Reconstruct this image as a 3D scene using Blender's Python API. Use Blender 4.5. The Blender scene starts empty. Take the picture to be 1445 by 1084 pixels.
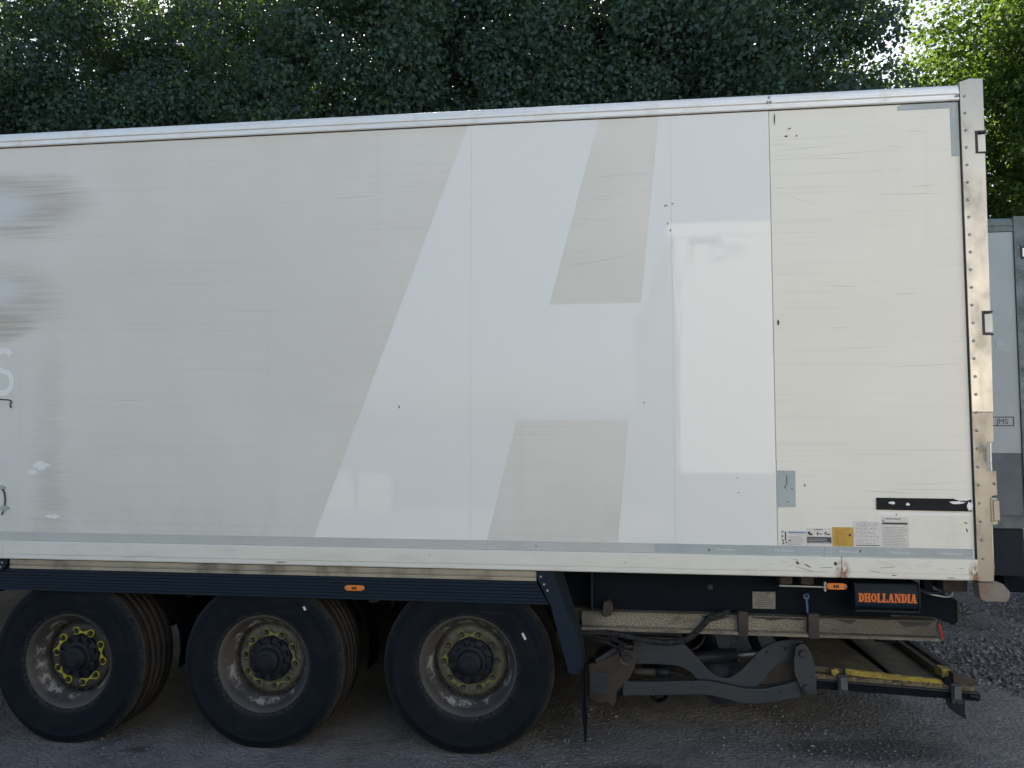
import bpy, bmesh, math, random
import numpy as np
from mathutils import Vector, Matrix, noise as mnoise

scene = bpy.context.scene
COL = scene.collection
R = math.radians
random.seed(11)

# ------------------------------------------------------------------ camera
cam_d = bpy.data.cameras.new('camera'); cam = bpy.data.objects.new('camera', cam_d); COL.objects.link(cam)
cam.location = (0.0, -4.405, 1.984)
cam.rotation_euler = Vector((-0.1179, 0.9912, 0.0601)).to_track_quat('-Z', 'Y').to_euler()
cam_d.sensor_width = 36.0; cam_d.lens = 25.91
cam_d.clip_start = 0.05; cam_d.clip_end = 3000
scene.camera = cam

# ------------------------------------------------------------------ sky and sun
SUN = Vector((-0.150, 0.765, 0.628)).normalized()
world = bpy.data.worlds.new('World'); scene.world = world; world.use_nodes = True
wn = world.node_tree.nodes; wl = world.node_tree.links
bgn = wn['Background']
sky = wn.new('ShaderNodeTexSky'); sky.sky_type = 'NISHITA'; sky.sun_disc = False
sky.sun_elevation = math.asin(SUN.z); sky.sun_rotation = math.atan2(SUN.x, SUN.y)
sky.air_density = 1.2; sky.dust_density = 2.0; sky.ozone_density = 1.0; sky.altitude = 50
wl.new(sky.outputs[0], bgn.inputs[0]); bgn.inputs[1].default_value = 0.085
sl = bpy.data.lights.new('sun', 'SUN'); so = bpy.data.objects.new('sun', sl); COL.objects.link(so)
so.rotation_euler = SUN.to_track_quat('Z', 'Y').to_euler(); so.location = SUN * 60
sl.energy = 5.0; sl.angle = R(0.53); sl.color = (1.0, 0.93, 0.82)

# ------------------------------------------------------------------ exposure and sampling
vs = scene.view_settings
vs.view_transform = 'Standard'; vs.look = 'None'; vs.gamma = 1.0; vs.exposure = 1.55; vs.use_curve_mapping = False
scene.render.engine = 'CYCLES'
cy = scene.cycles
cy.use_denoising = True
try: cy.denoiser = 'OPENIMAGEDENOISE'
except Exception: pass
cy.max_bounces = 8; cy.diffuse_bounces = 4; cy.glossy_bounces = 3; cy.transmission_bounces = 3; cy.transparent_max_bounces = 4
cy.sample_clamp_indirect = 6.0; cy.caustics_reflective = False; cy.caustics_refractive = False

# ------------------------------------------------------------------ node helpers
class Mat:
    def __init__(s, name, color=(0.5, 0.5, 0.5), rough=0.5, metal=0.0, spec=0.5):
        s.m = bpy.data.materials.new(name); s.m.use_nodes = True
        s.nt = s.m.node_tree; s.b = s.nt.nodes['Principled BSDF']
        s.b.inputs['Base Color'].default_value = (*color, 1); s.b.inputs['Roughness'].default_value = rough
        s.b.inputs['Metallic'].default_value = metal; s.b.inputs['Specular IOR Level'].default_value = spec
        s._tc = None
    def n(s, t): return s.nt.nodes.new(t)
    def set(s, sock, v):
        if isinstance(v, bpy.types.NodeSocket): s.nt.links.new(v, sock)
        elif isinstance(v, (tuple, list)):
            sock.default_value = (*v, 1) if len(sock.default_value) == 4 and len(v) == 3 else v
        else: sock.default_value = v
    def co(s):
        if s._tc is None: s._tc = s.n('ShaderNodeTexCoord')
        return s._tc.outputs['Object']
    def scaled(s, sc, off=(0, 0, 0)):
        mp = s.n('ShaderNodeMapping'); mp.inputs['Scale'].default_value = sc; mp.inputs['Location'].default_value = off
        s.nt.links.new(s.co(), mp.inputs[0]); return mp.outputs[0]
    def noise(s, sc=(1, 1, 1), detail=4, rough=0.55, off=(0, 0, 0), dist=0):
        t = s.n('ShaderNodeTexNoise'); t.inputs['Scale'].default_value = 1; t.inputs['Detail'].default_value = detail
        t.inputs['Roughness'].default_value = rough; t.inputs['Distortion'].default_value = dist
        s.nt.links.new(s.scaled(sc if not isinstance(sc, (int, float)) else (sc,) * 3, off), t.inputs['Vector']); return t.outputs[0]
    def math(s, op, a, b=0.0, c=None):
        t = s.n('ShaderNodeMath'); t.operation = op; s.set(t.inputs[0], a); s.set(t.inputs[1], b)
        if c is not None: s.set(t.inputs[2], c)
        return t.outputs[0]
    def ramp(s, v, a, b, lo=0.0, hi=1.0):
        t = s.n('ShaderNodeMapRange'); t.interpolation_type = 'SMOOTHSTEP'
        s.set(t.inputs[0], v); s.set(t.inputs[1], a); s.set(t.inputs[2], b); s.set(t.inputs[3], lo); s.set(t.inputs[4], hi)
        return t.outputs[0]
    def mix(s, f, a, b):
        t = s.n('ShaderNodeMix'); t.data_type = 'RGBA'; s.set(t.inputs[0], f); s.set(t.inputs[6], a); s.set(t.inputs[7], b)
        return t.outputs[2]
    def color(s, v): s.set(s.b.inputs['Base Color'], v)
    def rough(s, v): s.set(s.b.inputs['Roughness'], v)
    def bump(s, h, strength=0.3, dist=0.01):
        t = s.n('ShaderNodeBump'); t.inputs['Strength'].default_value = strength; t.inputs['Distance'].default_value = dist
        s.nt.links.new(h, t.inputs['Height']); s.nt.links.new(t.outputs[0], s.b.inputs['Normal'])
    def xyz(s):
        t = s.n('ShaderNodeSeparateXYZ'); s.nt.links.new(s.co(), t.inputs[0]); return t.outputs
    def blob(s, x, z, cx, cz, a, b, soft=0.35):
        dx = s.math('DIVIDE', s.math('SUBTRACT', x, cx), a); dz = s.math('DIVIDE', s.math('SUBTRACT', z, cz), b)
        d = s.math('SQRT', s.math('ADD', s.math('MULTIPLY', dx, dx), s.math('MULTIPLY', dz, dz)))
        return s.ramp(d, 1 + soft, 1 - soft, 0, 1)

def grimy(name, color, dirt, rough=0.6, metal=0.0, scale=6.0, amount=0.6, fine=60, bump=0.15, spec=0.3):
    k = Mat(name, color, rough, metal, spec)
    big = k.noise(scale, 6, 0.65); fin = k.noise(fine, 3, 0.6, (3, 1, 7))
    f = k.math('MULTIPLY', k.ramp(k.math('ADD', k.math('MULTIPLY', big, 0.7), k.math('MULTIPLY', fin, 0.3)), 0.38, 0.66), amount)
    k.color(k.mix(f, color, dirt)); k.rough(k.ramp(big, 0.3, 0.7, max(0.05, rough - 0.12), min(1, rough + 0.15)))
    k.bump(fin, bump, 0.004)
    return k.m

M = {}
def panel_material(name, base, light, rough=0.42, stains=False, scr_amt=0.25):
    k = Mat(name, base, rough, 0, 0.45)
    o = k.xyz()
    streak = k.noise((0.55, 1, 75), 5, 0.7); cloud = k.noise((0.7, 1, 0.9), 4, 0.6, (5, 0, 2))
    vert = k.noise((9, 1, 0.35), 4, 0.6, (2, 0, 9)); fine = k.noise(240, 2, 0.5)
    c = k.mix(k.ramp(cloud, 0.35, 0.7), base, light)
    c = k.mix(k.math('MULTIPLY', k.ramp(streak, 0.50, 0.72), 0.19), c, (0.33, 0.31, 0.27))
    c = k.mix(k.math('MULTIPLY', k.ramp(vert, 0.55, 0.8), 0.12), c, (0.42, 0.38, 0.31))
    scr = k.noise((0.22, 1, 30), 8, 0.85, (1.7, 0, 4.4), 0.6)
    c = k.mix(k.math('MULTIPLY', k.ramp(scr, 0.65, 0.69), scr_amt), c, (0.24, 0.22, 0.2))
    low = k.math('MULTIPLY', k.ramp(o[2], 1.75, 1.3), k.ramp(k.noise((6, 1, 2.2), 5, 0.7, (8, 0, 1)), 0.42, 0.72))
    c = k.mix(k.math('MULTIPLY', low, 0.16), c, (0.3, 0.27, 0.22))
    if stains:
        wob = k.math('MULTIPLY', k.math('SUBTRACT', k.noise((1.6, 1, 34), 6, 0.8, (4, 0, 0)), 0.5), 0.5)
        wz = k.math('MULTIPLY', k.math('SUBTRACT', k.noise((3, 1, 6), 4, 0.6, (9, 0, 3)), 0.5), 0.12)
        x = k.math('ADD', o[0], wob); z = k.math('ADD', o[2], wz)
        smear = k.ramp(k.noise((0.9, 1, 70), 5, 0.7, (6, 0, 2)), 0.36, 0.58, 0.35, 1.0); brown = (0.24, 0.205, 0.165); pale = (0.60, 0.62, 0.65)
        for cx, cz, a, b, col, st, soft in [
                (-3.92, 3.46, 0.55, 0.20, brown, 0.50, 0.35), (-4.08, 3.45, 0.34, 0.12, pale, 0.75, 0.5),
                (-4.02, 2.83, 0.48, 0.23, brown, 0.34, 0.35), (-4.10, 2.90, 0.28, 0.10, pale, 0.7, 0.5),
                (-3.95, 2.66, 0.26, 0.10, (0.33, 0.31, 0.25), 0.45, 0.25),
                (-3.56, 1.92, 0.09, 0.55, brown, 0.16, 0.7), (-3.50, 1.50, 0.07, 0.26, brown, 0.18, 0.7),
                (-3.85, 1.9, 0.28, 0.42, pale, 0.25, 0.5)]:
            c = k.mix(k.math('MULTIPLY', k.math('MULTIPLY', k.blob(x, z, cx, cz, a, b, soft), smear), st * 1.15), c, col)
    k.color(c)
    k.rough(k.ramp(streak, 0.3, 0.75, rough - 0.06, rough + 0.14))
    k.bump(k.math('ADD', k.math('MULTIPLY', streak, 0.5), k.math('MULTIPLY', fine, 0.2)), 0.06, 0.003)
    return k.m
M['panel'] = panel_material('aged_cream_panel', (0.60, 0.582, 0.53), (0.65, 0.632, 0.58), 0.42, True)
M['panel_rear'] = panel_material('cream_rear_panel_bounce', (0.68, 0.655, 0.58), (0.72, 0.695, 0.62), 0.38, False, 0.08)  # base lighter than the main panel, painting in the bounce light at the rear
def film():
    k = Mat('glossy_white_film', (0.78, 0.80, 0.80), 0.07, 0, 0.46)
    v = k.noise((7, 1, 1.1), 3, 0.55); b = k.noise((2.2, 1, 2.0), 2, 0.5, (3, 0, 1)); d = k.noise((1.1, 1, 3), 5, 0.7)
    dr = k.noise((14, 1, 0.5), 5, 0.7, (1, 0, 5))
    c = k.mix(k.math('MULTIPLY', k.ramp(d, 0.5, 0.75), 0.14), (0.695, 0.695, 0.67), (0.615, 0.615, 0.59))
    k.color(k.mix(k.math('MULTIPLY', k.ramp(dr, 0.58, 0.75), 0.1), c, (0.5, 0.49, 0.45)))
    k.rough(k.ramp(d, 0.35, 0.8, 0.015, 0.075))
    w = k.noise((16, 1, 7), 3, 0.6, (7, 0, 2))
    k.bump(k.math('ADD', k.math('ADD', v, k.math('MULTIPLY', w, 0.14)), k.math('MULTIPLY', b, 0.8)), 0.11, 0.006)
    return k.m
M['film'] = film()
def steel(name, col, rough, dark=(0.16, 0.14, 0.11), amt=0.45, streaks=(40, 40, 1.2)):
    k = Mat(name, col, rough, 1.0, 0.5)
    a = k.noise((5, 5, 3), 6, 0.65); s = k.noise(streaks, 4, 0.6, (2, 3, 1)); f = k.noise(90, 3, 0.6)
    c = k.mix(k.math('MULTIPLY', k.ramp(a, 0.48, 0.72), amt), col, dark)
    k.color(k.mix(k.math('MULTIPLY', k.ramp(s, 0.5, 0.8), 0.35), c, dark))
    k.rough(k.ramp(a, 0.3, 0.7, rough - 0.06, rough + 0.2)); k.bump(k.math('ADD', s, k.math('MULTIPLY', f, .4)), 0.12, 0.003)
    return k.m
M['steel'] = steel('stainless_post', (0.45, 0.42, 0.365), 0.40, (0.18, 0.16, 0.13), 0.4, (9, 9, 0.8))
M['steel_low'] = steel('stained_lower_post', (0.29, 0.27, 0.235), 0.42, (0.07, 0.063, 0.052), 0.85, (14, 14, 5))
M['steel_dull'] = steel('dull_steel', (0.42, 0.41, 0.39), 0.5)
M['alu'] = steel('top_rail_aluminium', (0.80, 0.79, 0.76), 0.50, (0.45, 0.43, 0.39), 0.3, (1.2, 50, 60))
M['alu'].node_tree.nodes['Principled BSDF'].inputs['Metallic'].default_value = 0.55
M['alu_dirty'] = steel('dirty_aluminium', (0.42, 0.38, 0.31), 0.5, (0.14, 0.12, 0.09), 0.6, (1.2, 50, 80))
def rail_paint():
    k = Mat('cream_rail_paint', (0.66, 0.64, 0.56), 0.38, 0, 0.5)
    o = k.xyz()
    a = k.noise((2.5, 6, 9), 6, 0.7); sc = k.noise((3.0, 3, 22), 8, 0.85, (3, 0, 1), 0.8); f = k.noise(120, 2, 0.5)
    c = k.mix(k.math('MULTIPLY', k.ramp(a, 0.45, 0.75), 0.35), (0.66, 0.645, 0.575), (0.43, 0.39, 0.31))
    right = k.ramp(o[0], 0.6, 0.95)
    c = k.mix(k.math('MULTIPLY', k.math('MULTIPLY', k.ramp(sc, 0.62, 0.68), 0.75), k.math('ADD', 0.2, right)), c, (0.13, 0.11, 0.09))
    rust = k.math('MAXIMUM', k.blob(o[0], o[2], 1.348, 1.17, 0.035, 0.06, 0.6), k.blob(o[0], o[2], 2.045, 1.17, 0.03, 0.07, 0.5))
    rust = k.math('MULTIPLY', rust, k.ramp(k.noise((50, 1, 22), 4, 0.6), 0.35, 0.6))
    k.color(k.mix(rust, c, (0.22, 0.09, 0.03))); k.rough(k.ramp(a, 0.3, 0.7, 0.3, 0.55)); k.bump(f, 0.06, 0.002)
    return k.m
M['rail'] = rail_paint()
M['tape'] = grimy('grey_edge_tape', (0.36, 0.40, 0.41), (0.27, 0.29, 0.28), 0.45, scale=3, amount=0.5)
M['white_print'] = Mat('white_print', (0.58, 0.61, 0.61), 0.5).m
M['black_print'] = Mat('black_print', (0.035, 0.035, 0.04), 0.5).m
M['grey_print'] = Mat('grey_print', (0.30, 0.29, 0.28), 0.6).m
M['blue_print'] = Mat('blue_print', (0.10, 0.22, 0.36), 0.5).m
M['paper'] = grimy('label_paper', (0.62, 0.60, 0.57), (0.45, 0.42, 0.37), 0.5, scale=14, amount=0.5)
M['paper_yellow'] = grimy('label_yellow', (0.52, 0.32, 0.055), (0.36, 0.22, 0.05), 0.5, scale=14, amount=0.5)
M['mark'] = Mat('scuff_mark', (0.05, 0.045, 0.04), 0.7).m
M['flake'] = Mat('bare_white_patch', (0.74, 0.74, 0.72), 0.5).m
M['seal'] = Mat('black_seal', (0.012, 0.012, 0.013), 0.6).m
M['black_strip'] = grimy('black_buffer_strip', (0.008, 0.009, 0.012), (0.035, 0.033, 0.03), 0.6, scale=9, amount=0.4, spec=0.15)
M['plastic'] = grimy('blue_black_plastic', (0.006, 0.014, 0.026), (0.013, 0.020, 0.029), 0.55, spec=0.18, scale=2.5, amount=0.6)
M['chassis'] = grimy('chassis_black', (0.0035, 0.0065, 0.011), (0.010, 0.012, 0.014), 0.65, spec=0.08, scale=5, amount=0.55)
M['lift_grey'] = grimy('lift_arm_grey', (0.030, 0.039, 0.050), (0.046, 0.041, 0.037), 0.5, scale=7, amount=0.7)
M['rusty'] = grimy('rusty_brown', (0.052, 0.040, 0.033), (0.028, 0.027, 0.026), 0.75, scale=9, amount=0.7)
M['rust_orange'] = grimy('rust_and_bare_metal', (0.20, 0.18, 0.155), (0.16, 0.075, 0.035), 0.55, scale=9, amount=0.6)
def tyre_mat():
    k = Mat('tyre_rubber', (0.007, 0.010, 0.014), 0.8, 0, 0.14); o = k.xyz()
    rr = k.math('SQRT', k.math('ADD', k.math('MULTIPLY', o[0], o[0]), k.math('MULTIPLY', o[2], o[2])))
    a = k.noise(6, 6, 0.7); f = k.noise(60, 4, 0.7); st = k.noise((3, 3, 26), 4, 0.7)
    c = k.mix(k.math('MULTIPLY', k.ramp(a, 0.42, 0.68), 0.6), (0.005, 0.008, 0.012), (0.013, 0.015, 0.018))
    dust = k.math('MULTIPLY', k.math('ADD', k.ramp(rr, 0.485, 0.517), k.ramp(rr, 0.335, 0.305)), k.ramp(f, 0.38, 0.62))
    c = k.mix(k.math('MULTIPLY', dust, 0.75), c, (0.048, 0.043, 0.038))
    k.color(k.mix(k.math('MULTIPLY', k.ramp(st, 0.58, 0.72), 0.35), c, (0.03, 0.029, 0.028)))
    w = k.n('ShaderNodeTexWave'); w.wave_type = 'RINGS'; w.rings_direction = 'Y'; w.inputs['Scale'].default_value = 30; k.nt.links.new(k.co(), w.inputs['Vector'])
    k.bump(k.math('ADD', k.math('MULTIPLY', w.outputs['Fac'], 0.5), f), 0.35, 0.003); return k.m
M['tyre'] = tyre_mat()
M['tread'] = grimy('dusty_tread', (0.030, 0.027, 0.024), (0.060, 0.050, 0.042), 0.85, spec=0.15, scale=7, amount=0.8, bump=0.3)
M['flap'] = grimy('mudflap_rubber', (0.012, 0.018, 0.026), (0.026, 0.028, 0.030), 0.7, spec=0.2, scale=6, amount=0.6)
def rim_mat():
    k = Mat('flaking_rim_paint', (0.10, 0.085, 0.072), 0.6, 0.0, 0.4)
    a = k.noise(5, 7, 0.7); b = k.noise(11, 6, 0.75, (4, 2, 1)); f = k.noise(70, 3, 0.6)
    o = k.xyz()
    c = k.mix(k.ramp(a, 0.4, 0.65), (0.044, 0.041, 0.039), (0.075, 0.064, 0.056))
    rr = k.math('SQRT', k.math('ADD', k.math('MULTIPLY', o[0], o[0]), k.math('MULTIPLY', o[2], o[2])))
    band = k.math('MULTIPLY', k.ramp(rr, 0.232, 0.244), k.ramp(rr, 0.272, 0.262))
    band = k.math('MULTIPLY', band, k.ramp(b, 0.50, 0.57))
    k.color(k.mix(k.math('MULTIPLY', band, 0.8), c, (0.30, 0.28, 0.245))); k.bump(k.math('ADD', a, k.math('MULTIPLY', f, 0.4)), 0.3, 0.004); k.rough(k.ramp(b, 0.3, 0.7, 0.5, 0.75))
    return k.m
M['rim'] = rim_mat()
M['ring'] = grimy('dirty_cream_flange', (0.115, 0.108, 0.078), (0.038, 0.032, 0.026), 0.6, scale=16, amount=0.85)
M['ring_dark'] = grimy('dark_flange', (0.035, 0.032, 0.03), (0.07, 0.06, 0.05), 0.6, scale=12, amount=0.7)
M['hub'] = grimy('hub_black', (0.008, 0.011, 0.016), (0.020, 0.020, 0.020), 0.5, spec=0.2, scale=14, amount=0.6)
M['flange_grey'] = grimy('worn_grey', (0.10, 0.105, 0.105), (0.05, 0.048, 0.045), 0.5, scale=20, amount=0.7)
M['nut'] = grimy('nut_steel', (0.05, 0.046, 0.04), (0.09, 0.075, 0.05), 0.5, 0.3, scale=25, amount=0.6)
M['indicator'] = grimy('yellow_indicator', (0.40, 0.37, 0.035), (0.20, 0.18, 0.05), 0.5, scale=25, amount=0.7)
M['indicator_dirty'] = grimy('dirty_indicator', (0.20, 0.20, 0.05), (0.075, 0.067, 0.045), 0.65, scale=14, amount=1.0)
M['amber'] = Mat('amber_lens', (0.75, 0.20, 0.015), 0.25, 0, 0.6).m
M['orange_print'] = Mat('orange_lettering', (0.62, 0.14, 0.02), 0.5).m
M['red'] = grimy('faded_red', (0.30, 0.025, 0.018), (0.12, 0.03, 0.02), 0.6, scale=20, amount=0.5)
M['blue'] = Mat('blue_hook', (0.035, 0.075, 0.16), 0.5).m
M['plate_metal'] = grimy('type_plate', (0.21, 0.20, 0.17), (0.11, 0.10, 0.085), 0.55, 0.0, scale=40, amount=0.6)
def galv():
    k = Mat('speckled_galvanised', (0.3, 0.27, 0.2), 0.65, 0.0, 0.4)
    sp = k.noise((150, 150, 150), 3, 0.7); big = k.noise((2.6, 3, 9), 5, 0.65); o = k.xyz()
    c = k.mix(k.ramp(sp, 0.42, 0.58), (0.07, 0.060, 0.045), (0.30, 0.265, 0.19))
    right = k.ramp(o[0], 0.9, 1.5, 0.0, 0.72)
    g = k.math('ADD', k.math('MULTIPLY', k.ramp(big, 0.48, 0.68), 0.75), right)
    ends = k.ramp(o[0], 0.08, -0.1, 0, 0.8)
    k.color(k.mix(k.math('MINIMUM', k.math('ADD', g, ends), 0.9), c, (0.06, 0.05, 0.04))); k.bump(sp, 0.3, 0.003)
    return k.m
M['galv'] = galv()
def deck():
    k = Mat('worn_yellow_deck', (0.2, 0.16, 0.05), 0.65, 0.0, 0.4)
    a = k.noise(6, 7, 0.72); b = k.noise((3, 14, 3), 5, 0.7, (2, 1, 4)); f = k.noise(110, 3, 0.6)
    c = k.mix(k.ramp(a, 0.42, 0.6), (0.120, 0.096, 0.040), (0.070, 0.058, 0.040))
    c = k.mix(k.math('MULTIPLY', k.ramp(b, 0.5, 0.7), 0.7), c, (0.05, 0.044, 0.036))
    k.color(c); k.bump(f, 0.3, 0.003); return k.m
M['deck'] = deck()
M['lip'] = grimy('worn_rail_lip', (0.20, 0.175, 0.13), (0.05, 0.042, 0.034), 0.55, scale=5, amount=0.9)
M['yellow'] = grimy('yellow_edge_paint', (0.36, 0.26, 0.035), (0.11, 0.09, 0.045), 0.6, scale=13, amount=0.85)
M['grit'] = grimy('gritty_edge', (0.16, 0.125, 0.075), (0.035, 0.028, 0.022), 0.8, scale=45, amount=0.9, fine=160, bump=0.6)
M['shade_wall'] = panel_material('second_trailer_panel_shaded', (0.30, 0.335, 0.345), (0.36, 0.40, 0.41), 0.5)  # white side darkened and blued, its shade is in the colour
M['grey_band'] = grimy('grey_kick_band', (0.11, 0.13, 0.15), (0.08, 0.09, 0.10), 0.5, scale=3)
M['post_dull'] = grimy('dull_grey_post', (0.13, 0.155, 0.16), (0.075, 0.085, 0.085), 0.5, 0.3, scale=5, amount=0.7)

# ------------------------------------------------------------------ mesh helpers
class MB:
    def __init__(s): s.v = []; s.f = []
    def add(s, vs, fs):
        o = len(s.v); s.v += [tuple(p) for p in vs]; s.f += [tuple(o + i for i in q) for q in fs]; return s
    def box(s, x0, x1, y0, y1, z0, z1):
        return s.add([(x0, y0, z0), (x1, y0, z0), (x1, y1, z0), (x0, y1, z0), (x0, y0, z1), (x1, y0, z1), (x1, y1, z1), (x0, y1, z1)],
                     [(0, 3, 2, 1), (4, 5, 6, 7), (0, 1, 5, 4), (1, 2, 6, 5), (2, 3, 7, 6), (3, 0, 4, 7)])
    def prism(s, poly, y0, y1):                      # outline in x,z extruded along y
        a = sum(poly[i][0] * poly[(i + 1) % len(poly)][1] - poly[(i + 1) % len(poly)][0] * poly[i][1] for i in range(len(poly)))
        if a < 0: poly = poly[::-1]
        n = len(poly)
        return s.add([(p[0], y0, p[1]) for p in poly] + [(p[0], y1, p[1]) for p in poly],
                     [tuple(range(n)), tuple(range(2 * n - 1, n - 1, -1))] + [(i, n + i, n + (i + 1) % n, (i + 1) % n) for i in range(n)])
    def extr(s, prof, x0, x1):                       # closed profile in y,z extruded along x
        n = len(prof)
        return s.add([(x0, p[0], p[1]) for p in prof] + [(x1, p[0], p[1]) for p in prof],
                     [tuple(range(n - 1, -1, -1)), tuple(range(n, 2 * n))] + [(i, (i + 1) % n, n + (i + 1) % n, n + i) for i in range(n)])
    def lathe(s, prof, seg=64, c=(0, 0, 0)):         # profile (radius, y) turned about the y axis
        n = len(prof); vs = []
        for k in range(seg):
            a = 2 * math.pi * k / seg
            vs += [(c[0] + r * math.cos(a), c[1] + y, c[2] + r * math.sin(a)) for r, y in prof]
        return s.add(vs, [(k * n + i, k * n + i + 1, ((k + 1) % seg) * n + i + 1, ((k + 1) % seg) * n + i) for k in range(seg) for i in range(n - 1)])
    def tube(s, pts, rad, seg=8):
        pts = [Vector(p) for p in pts]; rad = rad if isinstance(rad, (list, tuple)) else [rad] * len(pts)
        vs = []; u = None
        for i, p in enumerate(pts):
            t = (pts[min(i + 1, len(pts) - 1)] - pts[max(i - 1, 0)]).normalized()
            if u is None: u = t.orthogonal().normalized()
            u = (u - t * u.dot(t)).normalized(); w = t.cross(u)
            vs += [p + (u * math.cos(2 * math.pi * k / seg) + w * math.sin(2 * math.pi * k / seg)) * rad[i] for k in range(seg)]
        fs = [(i * seg + k, i * seg + (k + 1) % seg, (i + 1) * seg + (k + 1) % seg, (i + 1) * seg + k) for i in range(len(pts) - 1) for k in range(seg)]
        fs += [tuple(range(seg - 1, -1, -1)), tuple((len(pts) - 1) * seg + k for k in range(seg))]
        return s.add(vs, fs)
    def mesh(s, name, mat, smooth=False):
        m = bpy.data.meshes.new(name); m.from_pydata(s.v, [], s.f); m.update()
        bm = bmesh.new(); bm.from_mesh(m); bmesh.ops.recalc_face_normals(bm, faces=bm.faces); bm.to_mesh(m); bm.free()
        m.materials.append(mat)
        if smooth: m.polygons.foreach_set('use_smooth', [True] * len(m.polygons))
        return m
    def build(s, name, mat, parent=None, bevel=0.0, smooth=False, loc=(0, 0, 0)):
        o = bpy.data.objects.new(name, s.mesh(name, mat, smooth)); COL.objects.link(o); o.parent = parent; o.location = loc
        if bevel:
            b = o.modifiers.new('bevel', 'BEVEL'); b.width = bevel; b.segments = 2; b.limit_method = 'ANGLE'; b.angle_limit = R(35)
        if smooth and not bevel:
            pass
        return o
def smooth_by_angle(o, ang=40):
    m = o.data; m.polygons.foreach_set('use_smooth', [True] * len(m.polygons))
    bm = bmesh.new(); bm.from_mesh(m)
    for e in bm.edges:
        e.smooth = not (len(e.link_faces) == 2 and e.calc_face_angle(0) > R(ang))
    bm.to_mesh(m); bm.free(); return o
def empty(name, loc=(0, 0, 0), parent=None):
    o = bpy.data.objects.new(name, None); COL.objects.link(o); o.location = loc; o.parent = parent; o.empty_display_size = 0.2; return o
def tag(o, label=None, cat=None, group=None, kind=None):
    if label: o['label'] = label
    if cat: o['category'] = cat
    if group: o['group'] = group
    if kind: o['kind'] = kind
    return o
def inst(name, mesh, parent, loc, rot=(0, 0, 0)):
    o = bpy.data.objects.new(name, mesh); COL.objects.link(o); o.parent = parent; o.location = loc; o.rotation_euler = rot; return o
def copy_tree(o, parent=None):
    c = o.copy(); COL.objects.link(c); c.parent = parent
    for ch in o.children: copy_tree(ch, c)
    return c
def text_mesh(name, txt, mat, size, loc, parent, rot=(R(90), 0, 0), align='LEFT', depth=0.0004, sx=1.0):
    cu = bpy.data.curves.new(name, 'FONT'); cu.body = txt; cu.size = size; cu.extrude = depth; cu.align_x = align
    t = bpy.data.objects.new('tmp', cu); COL.objects.link(t)
    me = bpy.data.meshes.new_from_object(t.evaluated_get(bpy.context.evaluated_depsgraph_get()))
    bpy.data.objects.remove(t); me.materials.clear(); me.materials.append(mat); me.name = name
    o = bpy.data.objects.new(name, me); COL.objects.link(o); o.parent = parent; o.location = loc; o.rotation_euler = rot; o.scale = (sx, 1, 1)
    return o
def spline(pts, n=8):
    pts = [Vector(p) for p in pts]; P = [pts[0]] + pts + [pts[-1]]; out = []
    for i in range(1, len(P) - 2):
        for k in range(n):
            t = k / n
            a, b, c, d = P[i - 1], P[i], P[i + 1], P[i + 2]
            out.append(0.5 * ((2 * b) + (c - a) * t + (2 * a - 5 * b + 4 * c - d) * t * t + (3 * b - a - 3 * c + d) * t ** 3))
    return out + [pts[-1]]

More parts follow.
